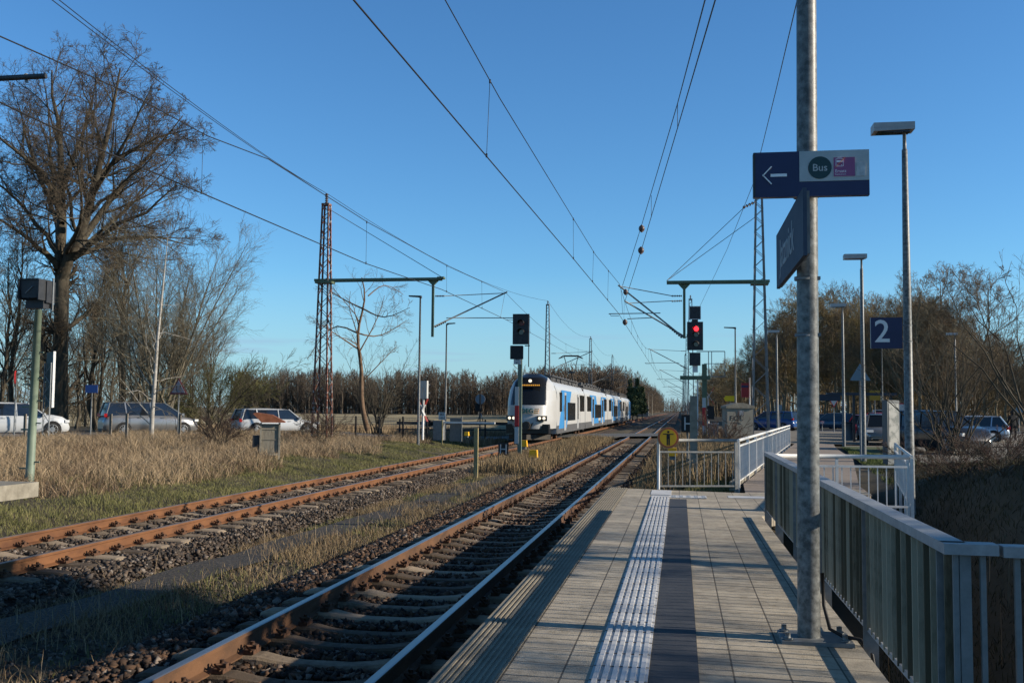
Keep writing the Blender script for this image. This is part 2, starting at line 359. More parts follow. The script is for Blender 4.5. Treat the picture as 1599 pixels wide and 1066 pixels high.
# ------------------------------------------------------------------ platform
pm = bpy.data.materials.new('platform_slabs'); pm.use_nodes = True; n = pm.node_tree; B_ = n.nodes['Principled BSDF']; B_.inputs['Roughness'].default_value = .85
co = n.nodes.new('ShaderNodeTexCoord'); br = n.nodes.new('ShaderNodeTexBrick'); br.offset = 0; br.squash = 1
br.inputs['Scale'].default_value = 1; br.inputs['Brick Width'].default_value = .3; br.inputs['Row Height'].default_value = .3; br.inputs['Mortar Size'].default_value = .006
br.inputs['Color1'].default_value = (.32, .285, .23, 1); br.inputs['Color2'].default_value = (.45, .395, .31, 1); br.inputs['Mortar'].default_value = (.10, .085, .065, 1)
br.inputs['Mortar Smooth'].default_value = .2
mpn = n.nodes.new('ShaderNodeMapping'); mpn.inputs['Location'].default_value = (.02, 0, 0)
n.links.new(co.outputs['Object'], mpn.inputs[0]); n.links.new(mpn.outputs[0], br.inputs[0])
nz2 = n.nodes.new('ShaderNodeTexNoise'); nz2.inputs['Scale'].default_value = 2.5; nz2.inputs['Detail'].default_value = 10; nz2.inputs['Roughness'].default_value = .7
rr_ = n.nodes.new('ShaderNodeValToRGB'); rr_.color_ramp.elements[0].color = (.62, .62, .62, 1); rr_.color_ramp.elements[1].color = (1.18, 1.16, 1.12, 1)
rr_.color_ramp.elements[0].position = .3; rr_.color_ramp.elements[1].position = .7
n.links.new(co.outputs['Object'], nz2.inputs['Vector']); n.links.new(nz2.outputs[0], rr_.inputs[0])
mm_ = n.nodes.new('ShaderNodeMixRGB'); mm_.blend_type = 'MULTIPLY'; mm_.inputs[0].default_value = 1
n.links.new(br.outputs[0], mm_.inputs[1]); n.links.new(rr_.outputs[0], mm_.inputs[2]); vs_t = n.nodes.new('ShaderNodeTexNoise'); vs_t.inputs['Scale'].default_value = 9; vs_t.inputs['Detail'].default_value = 9; vs_t.inputs['Roughness'].default_value = .8
vr = n.nodes.new('ShaderNodeValToRGB'); vr.color_ramp.elements[0].position = .36; vr.color_ramp.elements[1].position = .50; vr.color_ramp.elements[0].color = (.55, .53, .48, 1); vr.color_ramp.elements[1].color = (1, 1, 1, 1)
m3 = n.nodes.new('ShaderNodeMixRGB'); m3.blend_type = 'MULTIPLY'; m3.inputs[0].default_value = .8; n.links.new(co.outputs['Object'], vs_t.inputs['Vector']); n.links.new(vs_t.outputs[0], vr.inputs[0])
n.links.new(mm_.outputs[0], m3.inputs[1]); n.links.new(vr.outputs[0], m3.inputs[2]); n.links.new(m3.outputs[0], B_.inputs['Base Color'])
bp_ = n.nodes.new('ShaderNodeBump'); bp_.inputs['Strength'].default_value = .35; bp_.inputs['Distance'].default_value = .01
nz3 = n.nodes.new('ShaderNodeTexNoise'); nz3.inputs['Scale'].default_value = 120; n.links.new(co.outputs['Object'], nz3.inputs['Vector'])
ad = n.nodes.new('ShaderNodeMath'); ad.operation = 'SUBTRACT'; n.links.new(nz3.outputs[0], ad.inputs[0]); n.links.new(br.outputs['Fac'], ad.inputs[1])
n.links.new(ad.outputs[0], bp_.inputs['Height']); n.links.new(bp_.outputs[0], B_.inputs['Normal'])
def pz(x): return .50 - .02 * (x + 1.26)
b = MB(); PE0, PE1 = -1.262, 1.09
b.prism([(PE0, .5), (PE0, .38), (PE0 + .12, .36), (PE0 + .12, -.5), (PE1, -.9), (PE1, pz(PE1))][::-1], -8, 18.45, 'xz')
b.prism([(PE1, 14.45), (2.0, 15.7), (3.3, 18.9), (3.2, 20.0), (PE1, 18.45)], .3, pz(1.1), 'xy')
plat = struct(b.build('platform', pm))
# ridged edge course
edgem = mat('edge_stone', (.22, .19, .14), (.30, .265, .20), scale=5, rough=.9, bump=.2)
b = MB(); b.bar((PE0 + .17, -8, pz(PE0 + .17) + .003), (PE0 + .17, 18.44, pz(PE0 + .17) + .003), .335, .006)
for i in range(9): x = PE0 + .05 + i * .033; b.bar((x, -8, pz(x) + .008), (x, 18.44, pz(x) + .008), .014, .009)
struct(b.build('platform_edge', edgem))
tact = mat('tactile_white', (.46, .455, .45), (.66, .66, .66), scale=3.5, detail=10, pos=(.3, .6), rough=.6, bump=.1)
b = MB(); x0, x1 = -.47, -.17
b.bar(((x0 + x1) / 2, -2, pz(-.32) + .003), ((x0 + x1) / 2, 17.2, pz(-.32) + .003), x1 - x0, .008)
for i in range(6):
    x = x0 + .03 + i * .048; b.bar((x, -2, pz(x) + .009), (x, 16.8, pz(x) + .009), .026, .011)
struct(b.build('tactile_strip', tact))
tjoint = mat('tile_joint', (.10, .09, .08), rough=.9)
b = MB()
for y in np.arange(1.2, 17.2, .3): b.box((-.32, y, pz(-.32) + .009), (.30, .006, .003))
struct(b.build('tactile_joint', tjoint))
b = MB(); b.box((-.32, 17.75, pz(-.32) + .004), (.34, 1.0, .01)); b.box((.12, 17.1, pz(.1) + .006), (.6, .42, .01)); b.box((1.18, 17.5, pz(1.1) + .006), (.8, .4, .01))
for i in range(5):
    for j in range(4): b.box((-.1 + i * .12, 16.96 + j * .1, pz(.1) + .013), (.05, .05, .01))
struct(b.build('tactile_field', tact))
darkstrip = mat('dark_guide_strip', (.036, .041, .052), (.058, .062, .072), scale=5, rough=.8, bump=.2)
b = MB(); b.bar((-.035, -2, pz(-.03) + .003), (-.035, 16.6, pz(-.03) + .003), .262, .007); struct(b.build('dark_strip', darkstrip))
# walkway beyond the platform, with its kerb
walkm = mat('walkway_paving', (.235, .19, .155), (.31, .255, .21), scale=3, rough=.9, bump=.2, bscale=30)
b = MB()
rows = []
for t in np.linspace(0, 1, 14):
    y = 18.45 + t * 34; xl = 1.15 + (y - 20.4) * .138 if y > 20.4 else 1.12
    xr = np.interp(y, [18.45, 20, 34.6, 45, 53], [3.25, 3.3, 5.5, 6.5, 7.5])
    z = .45 - .15 * t; rows.append([(xl + (xr - xl) * u, y, z) for u in (0, .5, 1)])
b.grid(rows); b.m(0)
struct(b.build('walkway', walkm))
b = MB(); b.grid([[(x, y, .297) for x in np.linspace(3.5, 40, 8)] for y in (52.4, 60, 70, 86)]); struct(b.build('forecourt', parkm))
b = MB()
for k in range(16):
    t0 = 20.2 + k * 1.0; b.bar((1.02 + (t0 - 20.4) * .138, t0, .44 - .004 * k), (1.02 + (t0 + .97 - 20.4) * .138, t0 + .97, .44 - .004 * k), .14, .16)
struct(b.build('kerb', conc))
# ------------------------------------------------------------------ tracks
def rail_prof():
    return [(-.07, -.172), (.07, -.172), (.07, -.160), (.012, -.142), (.010, -.045), (.036, -.036), (.036, -.006), (.028, 0), (-.028, 0), (-.036, -.006), (-.036, -.036), (-.010, -.045), (-.012, -.142), (-.07, -.160)]
def railroad(tcx, label, topm, y0, y1, spacing, firsty, sagm):
    t = thing('railway_track', label, 'railway track', (tcx, 0, 0))
    for s in (-1, 1):
        b = MB(); b.cur = 0; pr_ = rail_prof(); n = len(pr_); xo = s * .7525
        ysr = [y0, 400, y1]
        def bend(y): return .0 if y < 400 else 0.
        vs = [(xo + p[0], y, p[1]) for y in (y0, y1) for p in pr_]
        b.add(vs, [(i, (i + 1) % n, n + (i + 1) % n, n + i) for i in range(n) if i not in (6, 7, 8)], False)
        b.m(1); b.add(vs, [(i, (i + 1) % n, n + (i + 1) % n, n + i) for i in (6, 7, 8)], False)
        r = b.build('rail', [rust if tcx == TF else rustn, topm], t)
    # sleeper: dipped concrete beam
    b = MB(); st = []
    for x, z, wd in ((-1.3, -.185, .13), (-1.24, -.165, .14), (-.95, -.155, .145), (-.55, -.16, .14), (-.38, -.19, .12), (-.2, -.205, .11), (.2, -.205, .11), (.38, -.19, .12), (.55, -.16, .14), (.95, -.155, .145), (1.24, -.165, .14), (1.3, -.185, .13)):
        st.append([(x, -wd, -.42), (x, -wd * .86, z - .02), (x, -wd * .7, z), (x, wd * .7, z), (x, wd * .86, z - .02), (x, wd, -.42)])
    b.grid(st, False); b.add([*st[0]], [(0, 1, 2, 3, 4, 5)]); b.add([*st[-1]], [(5, 4, 3, 2, 1, 0)])
    cls = []
    for s in (-1, 1):
        for e in (-1, 1):
            x = s * .7525 + e * .115; cl = MB(); cls.append(cl)
            cl.box((x, 0, -.135), (.085, .15, .035)); cl.box((x + e * .02, 0, -.11), (.05, .05, .05)); cl.cyl((x, 0, -.085), .018, .05, k=6)
            cl.tube([(x + e * .03, -.09, -.12), (x - e * .03, -.06, -.085), (x + e * .02, -.02, -.095)], .011, 5)
            cl.tube([(x + e * .03, .09, -.12), (x - e * .03, .06, -.085), (x + e * .02, .02, -.095)], .011, 5)
    ys_ = firsty + np.arange(100) * spacing
    s0 = b.build('sleeper', concsl, t, (0, ys_[0], 0)); [cl.build('rail_clip', rustd, s0) for cl in cls]
    for y in ys_[1:]:
        q = dup(s0, (random.uniform(-.02, .02), y, random.uniform(-.012, .008)), random.uniform(-.012, .012))
    b = MB()
    for y in np.arange(ys_[-1] + spacing, 160, spacing): b.box((0, y, -.235), (2.6, .24, .15))
    o = b.build('distant_sleepers', concsl, t); o['kind'] = 'stuff'
    return t
railroad(TN, 'near railway track with shiny worn rail heads beside the platform edge', railtop, -8, 1400, .6, 4.6, 1)
railroad(TF, 'far railway track with orange rusty rails leading under the train', railtop_old, -8, 700, .63, 8.6, 1)
# rail joints / switch rods hints: a second, diverging rail pair far away is left to the distance
# ------------------------------------------------------------------ railings
def railing(label, p, q, zb, zt, nb, bal_w, bal_d, cap, mats, posts=None, postd=(.07, .04), capd=(.10, .045), second=None, group=None, botd=(.04, .03), balrot=0, drop=.35, postside=0, zb2=None, zt2=None, toe=None):
    p = np.array(p, float); q = np.array(q, float); d = q - p; Ln = np.linalg.norm(d); rz = math.atan2(d[1], d[0])
    t = thing('railing', label, 'railing', (p[0], p[1], zb), rz, group)
    s1 = (0 if zt2 is None else zt2 - zt); s0 = (0 if zb2 is None else zb2 - zb)
    def zt_(x): return zt - zb + s1 * x / Ln
    def zb_(x): return s0 * x / Ln
    b = MB()
    if cap == 'box': b.bar((0, 0, zt_(0) - capd[1] / 2), (Ln, 0, zt_(Ln) - capd[1] / 2), capd[0], capd[1])
    else: b.tube([(0, 0, zt_(0) - capd[0] / 2), (Ln, 0, zt_(Ln) - capd[0] / 2)], capd[0] / 2, 12)
    b.build('handrail', mats[0], t)
    b = MB(); b.bar((0, 0, zb_(0) + .12), (Ln, 0, zb_(Ln) + .12), botd[0], botd[1]); b.build('bottom_rail', mats[1], t)
    top = capd[1]
    if second:
        b = MB(); b.bar((0, 0, zt_(0) - second), (Ln, 0, zt_(Ln) - second), botd[0], botd[1]); b.build('middle_rail', mats[1], t); top = second
    n = nb
    for i in range(n):
        x = (i + .5) * Ln / n; b = MB(); z0 = zb_(x) + .12; z1 = zt_(x) - top
        if i == 0: b.box((0, 0, (z1 - z0) / 2), (bal_w, bal_d, z1 - z0)); o0 = b.build('baluster', mats[2], t, (x, 0, z0)); o0.rotation_euler = (0, 0, balrot)
        else: dup(o0, (x, 0, z0))
    for x in (posts if posts is not None else (0, Ln)):
        b = MB(); h = zt_(x) - capd[1] + drop - zb_(x); b.box((0, postside, h / 2 - drop), (postd[0], postd[1], h)); b.build('post', mats[3], t, (x, 0, zb_(x)))
    return t
RX = 1.14
fgrey = mat('fence_grey', (.26, .26, .25), (.38, .38, .36), scale=12, rough=.55)
railing('long steel railing with dirty flat balusters and a wide flat handrail beside the grey pole', (RX, 4.62), (RX + .02, 14.25), pz(1.1) - .01, 1.335, 76, .012, .055, 'box', (capm, capm, balm, galvd), posts=(.12, 2.0, 4.0, 6.0, 8.0, 9.6), postd=(.012, .09), drop=.45, balrot=0)
railing('short railing section turning right at the near corner, with widely spaced bars', (RX - .05, 4.62), (1.305, 4.615), pz(1.1) - .01, 1.335, 2, .022, .022, 'box', (capm, capm, galvd, galvd), posts=(.09,), postd=(.045, .03), drop=.45)
railing('nearest railing section with thick square post at the right edge', (1.322, 4.612), (3.2, 4.56), pz(1.1) - .01, 1.33, 15, .022, .022, 'box', (capm, capm, galvd, galvd), posts=(.165, 1.5), postd=(.075, .05), drop=.6)
railing('white tubular railing across the walkway behind the grey pole', (1.22, 15.2), (3.22, 15.45), .42, 1.275, 16, .014, .014, 'tube', (whitem, whitem, whitem, whitem), posts=(0, 1.0, 2.0), postd=(.035, .035), capd=(.06, .06), second=.17, drop=.2)
railing('white side railing running back from the right end of the tubular railing', (3.26, 15.45), (4.25, 21.6), .42, 1.275, 30, .014, .04, 'tube', (whitem, whitem, whitem, whitem), posts=(0, 2.0, 4.0, 6.2), postd=(.035, .05), capd=(.05, .05), second=.17, drop=.5)
railing('low tubular fence across the platform end behind the yellow warning sign', (-.43, 19.75), (1.06, 20.2), .33, 1.345, 11, .012, .012, 'tube', (fgrey, fgrey, fgrey, fgrey), posts=(0.02, 1.55), postd=(.05, .05), capd=(.06, .06), second=.25, drop=.3)
railing('long white railing leading down beside the walkway to the road', (1.1, 20.25), (4.75, 46.6), .42, 1.345, 95, .012, .055, 'tube', (whitem, whitem, whitem, whitem), posts=tuple(np.arange(0, 26.6, 2.4)), postd=(.06, .06), capd=(.06, .06), second=.14, drop=.3, zb2=.34, zt2=1.30)
# grassy ground kerb between the fences is part of the terrain
# ------------------------------------------------------------------ main sign pole
t = thing('sign_pole', 'thick galvanised pole on the platform carrying the bus arrow sign and name board', 'sign pole', (.79, 6.72, pz(.79)), 0)
b = MB(); hp = 7.5; zt = [0, .02, 2.0, 5.5, hp]; b.tube([(0 + .006 * z, 0, z) for z in zt], [.071, .070, .067, .06, .056], 28); b.build('pole', galv, t)
b = MB(); b.box((.035, 0, .012), (.43, .34, .024), taper=.99); b.build('base_plate', galvd, t)
for x in (-.14, .2):
    for y in (-.12, .12):
        b = MB(); b.cyl((0, 0, .012), .03, .008, k=12); b.cyl((0, 0, .03), .018, .035, k=6); b.build('bolt', galvd, t, (x, y, .02))
b = MB(); b.tube([(.1, .12, .4), (.105, .1, .2), (.13, .02, .07), (.2, -.04, .04), (.3, -.06, .03), (.36, -.1, -.05), (.39, -.14, -.3)], .012, 8); b.build('cable', blackm, t)
# bus sign (faces the camera)
def rel(px, py, Y, o):
    v = fw + rt2 * (px - W / 2) / F - up2 * (py - H / 2) / F
    p = np.array([0, 0, HC]) + v * (Y / v[1]); return p - np.array(o)
OR = (.79, 6.72, pz(.79)); YS = 6.60
a0 = rel(1176, 239, YS, OR); a1 = rel(1357, 307, YS, OR); am = rel(1247, 240, YS, OR)
x0, x1, xm = a0[0], a1[0], am[0]; z1, z0 = a0[2] - .005, a1[2] + .006
ay = -.12
sg = MB(); sg.box(((x0 + x1) / 2, ay, (z0 + z1) / 2), (x1 - x0, .05, z1 - z0)); bs = sg.build('direction_sign', navy, t)
b = MB(); b.box(((xm + x1) / 2, ay - .027, z0 + (z1 - z0) * .66), (x1 - xm - .002, .006, (z1 - z0) * .67)); b.build('grey_panel', signgrey, bs)
b = MB(); zc = z0 + (z1 - z0) * .48; xa = x0 + .055
b.bar((xa + .05, ay - .027, zc), (xa + .15, ay - .027, zc), .006, .018)
for s in (-1, 1): b.bar((xa, ay - .0275, zc - s * .004), (xa + .055, ay - .0275, zc + s * .056), .006, .019, (0, -1, 0))
b.build('arrow', mat('arrow_white', (1, 1, 1), rough=.6), bs)
teal = mat('bus_disc', (.008, .045, .05), rough=.4); b = MB(); zc2 = z0 + (z1 - z0) * .62; xb = xm + .125
b.cyl((xb, ay - .031, zc2), .071, .006, 'y', 40); b.build('bus_disc', teal, bs)
text_mesh('Bus', .064, whitep, bs, at(xb, ay - .0345, zc2 - .002) @ FRONT, ext=.0008, bold=.0006)
purple = mat('sticker_purple', (.32, .09, .22), rough=.5); xp = xm + .272
b = MB(); b.box((xp, ay - .0305, zc2 + .001), (.136, .003, .128)); b.build('sticker_border', whitep, bs)
b = MB(); b.box((xp, ay - .0325, zc2 + .001), (.128, .003, .120)); stk = b.build('sticker', purple, bs)
pale = mat('sticker_print', (.95, .85, .9), rough=.6); orangep = mat('sticker_orange', (.7, .25, .03), rough=.6)
b = MB()
def frame(b, cx, cz, w_, h_, y, th):
    for s in (-1, 1):
        b.box((cx + s * w_ / 2, y, cz), (th, .002, h_)); b.box((cx, y, cz + s * h_ / 2), (w_, .002, th))
frame(b, xp - .028, zc2 + .028, .044, .046, ay - .035, .003); b.box((xp - .028, ay - .035, zc2 + .036), (.036, .002, .012)); b.box((xp - .028, ay - .035, zc2 + .06), (.026, .002, .004))
b.box((xp - .04, ay - .035, zc2 + .012), (.006, .002, .005)); b.box((xp - .016, ay - .035, zc2 + .012), (.006, .002, .005)); b.build('tram_pictogram', pale, stk)
b = MB(); b.bar((xp - .055, ay - .037, zc2 - .002), (xp + .005, ay - .037, zc2 + .062), .002, .005, (0, -1, 0)); b.build('strike_line', orangep, stk)
text_mesh('Ersatz', .028, pale, stk, at(xp - .056, ay - .035, zc2 - .026) @ FRONT, ext=.0005, align='LEFT')
text_mesh('Replacement', .0125, pale, stk, at(xp - .056, ay - .035, zc2 - .046) @ FRONT, ext=.0005, align='LEFT')
b = MB(); b.prism([(xp + .07, zc2 - .06), (xp + .125, zc2 - .06), (xp + .13, zc2 + .02), (xp + .12, zc2 + .03), (xp + .075, zc2 + .028)], ay - .034, ay - .031, 'xz')
b.build('torn_sticker', mat('torn_paper', (.45, .47, .48), (.65, .66, .66), scale=30, rough=.8), bs)
b = MB(); b.box((x0 + .004, ay, (z0 + z1) / 2 ), (.012, .058, (z1 - z0) * .97)); b.build('sign_edge', black2, bs)
# station name board, parallel to the track
YN, YFs = 5.98, 7.62; XB = .705
nz0 = (1.88 + (640.5 - 400) / 1600 * 5.9); nz1 = (1.88 + (640.5 - 294) / 1600 * 5.9)
hN = nz1 - nz0; yc = (YN + YFs) / 2
b = MB(); b.box((XB - OR[0], yc - OR[1], (nz0 + nz1) / 2 - OR[2]), (.022, YFs - YN, hN)); ns = b.build('station_name_sign', slatebl, t)
b = MB(); b.box((XB - OR[0] + .022, yc - OR[1] + .03, (nz0 + nz1) / 2 - OR[2]), (.016, YFs - YN, hN * .93)); b.build('rear_sign_panel', galvd, t)
ROTL = Matrix.Rotation(R(-90), 4, 'Z') @ Matrix.Rotation(R(90), 4, 'X')
lt = mat('name_lettering', (.42, .44, .46), rough=.8, spec=.1)
text_mesh('Jatznick', .29, lt, ns, at(XB - OR[0] - .0125, yc - OR[1] + .10, (nz0 + nz1) / 2 - OR[2]) @ ROTL, ext=.001, bold=.002)
for zz in (nz0 - .04, nz0 - .40, nz1 + .1):
    b = MB(); b.cyl((0, 0, zz - OR[2]), .069, .022, k=28); b.box((.075, -.01, zz - OR[2]), (.03, .05, .02)); b.build('clamp', galvd, t)
# ------------------------------------------------------------------ lattice masts
def lattice_mb(h, wb, wt, n, leg=.07, br=.035):
    b = MB(); 
    def wz(z): return (wb + (wt - wb) * z / h) / 2
    zs = [0]
    while zs[-1] < h - .1: zs.append(min(h, zs[-1] + max(.34, wz(zs[-1]) * 2 * .95)))
    for sx in (-1, 1):
        for sy in (-1, 1):
            b.bar((sx * wz(0), sy * wz(0), -.5), (sx * wz(h), sy * wz(h), h), leg * .35, leg); b.bar((sx * (wz(0) - leg / 3), sy * wz(0), -.5), (sx * (wz(h) - leg / 3), sy * wz(h), h), leg, leg * .3)
    for i in range(len(zs) - 1):
        a_, c = zs[i], zs[i + 1]; s = 1 if i % 2 else -1
        for sd_ in (-1, 1):
            b.bar((s * wz(a_), sd_ * wz(a_), a_), (-s * wz(c), sd_ * wz(c), c), br, br * .5)
            b.bar((sd_ * wz(a_), -s * wz(a_), a_), (sd_ * wz(c), s * wz(c), c), br, br * .5)
    b.box((0, 0, h), (wt + .06, wt + .06, .1))
    return b
def insulator(b, p, q, r=.045, n=6):
    p = np.array(p, float); q = np.array(q, float); b.tube([p, q], r * .4, 6)
    for i in range(n):
        c = p + (q - p) * (i + .5) / n; d = (q - p) / n * .25; b.tube([c - d, c + d], r, 8)
def cantilever(t, post, tip, reg, sx):                       # post (x,z0 top,z1 bottom), tip of messenger, reg end
    px_, ztop, zbot = post
    b = MB(); insulator(b, (px_ + sx * .1, 0, ztop), (px_ + sx * .6, 0, ztop)); insulator(b, (px_ + sx * .1, 0, zbot), (px_ + sx * .7, 0, zbot + (tip[1] - zbot) * .6 / abs(tip[0] - px_)))
    b.build('insulator', insul, t)
    b = MB(); b.tube([(px_ + sx * .55, 0, ztop), (tip[0], 0, tip[1] - .03)], .022, 6); b.tube([(px_, 0, zbot), (tip[0] + sx * .12, 0, tip[1] + .03)], .038, 8)
    rz_ = reg[1]; fr = (rz_ + .12 - zbot) / (tip[1] - zbot); xx_ = px_ + (tip[0] - px_) * fr
    b.tube([(xx_ - sx * .3, 0, rz_ + .12), (reg[0] + sx * .5, 0, rz_ + .10)], .024, 6); b.tube([(reg[0] + sx * .45, 0, rz_ + .10), (reg[0] + sx * .4, 0, rz_ - .0), (reg[0], 0, rz_)], .014, 5)
    b.tube([(tip[0], 0, tip[1]), (xx_ + (reg[0] - xx_) * .9, 0, rz_ + .1)], .008, 4)
    b.build('cantilever', galvd, t)
ML = np.array([-18.4, 51.2, .2])
t = thing('lattice_mast', 'tall rusty lattice mast with long green arm, in dry grass left of the tracks', 'overhead line mast', tuple(ML), 0)
lattice_mb(12.35, .86, .36, 20, .085, .045).build('lattice', lattice, t)
b = MB(); insulator(b, (0, 0, 12.4), (0, 0, 12.95), .09, 5); b.build('top_insulator', insul, t)
zA = 8.52 - .2; XD = -12.55 + 18.4; XE = 6.3
b = MB(); b.bar((-.5, -.25, zA), (XE, -.25, zA), .06, .13); b.bar((-.5, .25, zA), (XE, .1, zA), .06, .13); b.box((.0, 0, zA - .1), (.9, .62, .12)); b.box((XE - .02, -.1, zA + .05), (.35, .4, .1)); b.build('arm', greenp, t)
b = MB(); b.box((XD, -.05, zA - 1.5), (.12, .12, 2.95)); b.prism([(XD - .3, zA - .06), (XD + .3, zA - .06), (XD + .06, zA - .3), (XD - .06, zA - .3)], -.12, .02); b.build('drop_post', greenp, t)
cantilever(t, (XD, 7.65 - .2, 6.05 - .2), (-8.8 + 18.4, 7.8 - .2), (-8.75 + 18.4, 6.4 - .2), 1)
b = MB(); b.tube([(0, 0, 12.2), (XE, 0, zA + .1)], .016, 5); b.build('stay_wire', wirem, t)
MR = np.array([3.68, 49.0, .15])
t = thing('lattice_mast', 'tall grey lattice mast with green arm reaching left, beside the white walkway railing', 'overhead line mast', tuple(MR), 0)
lattice_mb(11.9, .82, .32, 20, .075, .04).build('lattice', lattice2, t)
b = MB(); insulator(b, (-.1, 0, 11.6), (-.75, 0, 11.3), .07, 5); insulator(b, (.0, 0, 11.95), (0, 0, 12.4), .08, 4); b.build('top_insulator', insul, t)
zA = 7.93 - .15; XE = -.62 - 3.68; XD = .2 - 3.68
b = MB(); b.bar((.45, -.25, zA), (XE, -.25, zA), .06, .13); b.bar((.45, .25, zA), (XE, .1, zA), .06, .13); b.box((0, 0, zA - .1), (.8, .6, .1)); b.build('arm', greenp, t)
b = MB(); b.box((XD, -.05, zA - 1.35), (.12, .12, 2.6)); b.prism([(XD - .3, zA - .06), (XD + .3, zA - .06), (XD + .06, zA - .32), (XD - .06, zA - .32)], -.12, .02); b.build('drop_post', greenp, t)
cantilever(t, (XD, 7.3 - .15, 5.3 - .15), (-2.8 - 3.68, 7.82 - .15), (-2.87 - 3.68, 6.37 - .15), -1)
dd = []
b = MB(); insulator(b, (XD - .1, .3, 7.1 - .15), (XD - .6, .3, 7.08 - .15)); b.tube([(XD - .55, .3, 6.95), (-2.55 - 3.68, .3, 6.85)], .02, 6); b.tube([(XD, .3, 5.4 - .15), (-2.6 - 3.68, .3, 6.95)], .036, 8); b.tube([(-2.5 - 3.68, .3, 6.1), (-1.3 - 3.68, .3, 6.15)], .022, 6); b.build('second_cantilever', galvd, t)
b = MB(); b.tube([(-.7, 0, 11.3), (XE, 0, zA + .1)], .014, 5); b.tube([(-.1, 0, 10.9), (XE, 0, zA + .1)], .014, 5); b.build('stay_wires', wirem, t)
# farther masts
def farmast(x, y, xt, label, proto={}):
    key = xt > x; 
    t = thing('lattice_mast', label, 'overhead line mast', (x, y, -.1), 0, 'lattice masts along the far line')
    if key in proto:
        for ch in proto[key].children: dup(ch, parent=t)
        return
    sx = 1 if key else -1
    lattice_mb(12.7, .7, .3, 20, .07, .04).build('lattice', lattice2, t)
    b = MB(); insulator(b, (0, 0, 12.7), (0, 0, 13.1), .08, 4); b.build('top_insulator', insul, t)
    if proto.get('no'): pass
    cantilever(t, (sx * .3, 7.7, 6.0), (xt - x, 7.9), (xt - x, 6.45), sx)
    proto[key] = t
ordn = ['second', 'third', 'fourth', 'fifth', 'sixth', 'seventh']
for i in range(5): farmast(-13.4, 104 + i * 51 - 0, -8.9, '%s lattice mast in the row left of the line, counted from the nearest' % ordn[i])
for i in range(6): farmast(1.0, 100 + i * 51, -2.87, '%s lattice mast in the row right of the line, counted from the nearest' % ordn[i])
# ------------------------------------------------------------------ overhead wires
def sagline(p, q, sag, n=14):
    p = np.array(p, float); q = np.array(q, float); t_ = np.linspace(0, 1, n)[:, None]
    o = p + (q - p) * t_; o[:, 2] -= 4 * sag * (t_[:, 0] * (1 - t_[:, 0])); return o
def catline(label, cpts, mpts, drops, r=.010, rm=.009):
    t = thing('overhead_line', label, 'overhead wire', (0, 0, 0)); b = MB(); b.tube(cpts, r, 6); b.build('contact_wire', wirem, t)
    b = MB(); b.tube(mpts, rm, 6); b.build('messenger_wire', wirem, t)
    c = np.array(cpts); m = np.array(mpts)
    for y in drops:
        pc = [np.interp(y, c[:, 1], c[:, i]) for i in range(3)]; pm_ = [np.interp(y, m[:, 1], m[:, i]) for i in range(3)]
        b = MB(); b.tube([pc, pm_], .005, 4); b.tube([np.array(pc) + (0, 0, -.02), np.array(pc) + (0, 0, .05)], .018, 5); b.tube([np.array(pm_) + (0, 0, -.05), np.array(pm_) + (0, 0, .02)], .018, 5); b.build('dropper', wirem, t)
# near track
c1 = [PX(552, 0, -3.57), PX(888, 395, -3.18), PX(965, 488, -2.83)]; c1 = [c1[0] + (c1[0] - c1[1]) * 1.3] + c1
m1 = [PX(695, 0, -3.46), PX(780, 153, -3.35), PX(895, 341, -3.17), PX(930, 398, -3.0), PX(967, 443, -2.8)]; m1 = [m1[0] + (m1[0] - m1[1]) * 2.5] + m1
catline('near contact and messenger wires sweeping over the near track to the right mast', c1, m1, [1.0, 8.0] + [float(PX(770, 250, -3.3)[1]), float(PX(895, 370, -3.17)[1]), 36.0, 42.0], .012, .010)
E1, E2 = c1[-1], m1[-1]
yyy = [E1[1]] + [100 + 51 * i for i in range(6)]
for i in range(6):
    a_, q = (E1 if i == 0 else (-2.87, yyy[i], 6.4)), (-2.87, yyy[i + 1], 6.4)
    am_, qm = (E2 if i == 0 else (-2.87, yyy[i], 7.8)), (-2.87, yyy[i + 1], 7.8)
    if i < 3: catline('%s span of contact and messenger wires over the near track beyond the right mast' % ['first', 'second', 'third'][i], [a_, q], sagline(am_, qm, .9), list(np.linspace(yyy[i] + 5, yyy[i + 1] - 5, 6)), .012, .010)
# tensioning pair crossing over from the upper right
t = thing('tension_wires', 'pair of tensioned wires with four round weights insulators rising to the upper right', 'overhead wire')
A_ = [P(1101, 0, 14), P(1058, 162, 24), P(1000, 358, 38), P(972, 446, 47)]; A_ = [A_[0] + (A_[0] - A_[1])] + A_
B2 = [P(1117, 0, 13.4), P(1058, 200, 24), P(1001, 392, 38), P(976, 470, 47)]; B2 = [B2[0] + (B2[0] - B2[1])] + B2
for q in (A_, B2): b = MB(); b.tube(q, .011, 6); b.build('wire', wirem, t)
for q in (P(1002, 357, 38), P(1001, 391, 38), P(977, 456, 46.5), P(976, 503, 46)):
    b = MB(); b.tube([q + (0, 0, .14), q + (0, 0, .07), q, q + (0, 0, -.07), q + (0, 0, -.14)], [.03, .1, .12, .1, .03], 10); b.build('insulator_ball', insul, t)
for u, v_ in ((1058, (162, 198)), (1017, (305, 340)),):
    d_ = 24 if u == 1058 else 33.5
    b = MB(); b.tube([P(u, v_[0], d_), P(u, v_[1], d_)], .007, 4); b.build('dropper', wirem, t)
b = MB(); b.tube([P(1250, -30, 16), P(1245, 0, 17.5), P(1212, 140, 26), P(1175, 290, 40), P(1135, 390, 55), P(1092, 480, 76), P(1080, 500, 99)], .011, 5)
o = b.build('feeder_wire', wirem); o['label'] = 'thin wire dropping from the top right behind the bus sign to the far masts'; o['category'] = 'wire'
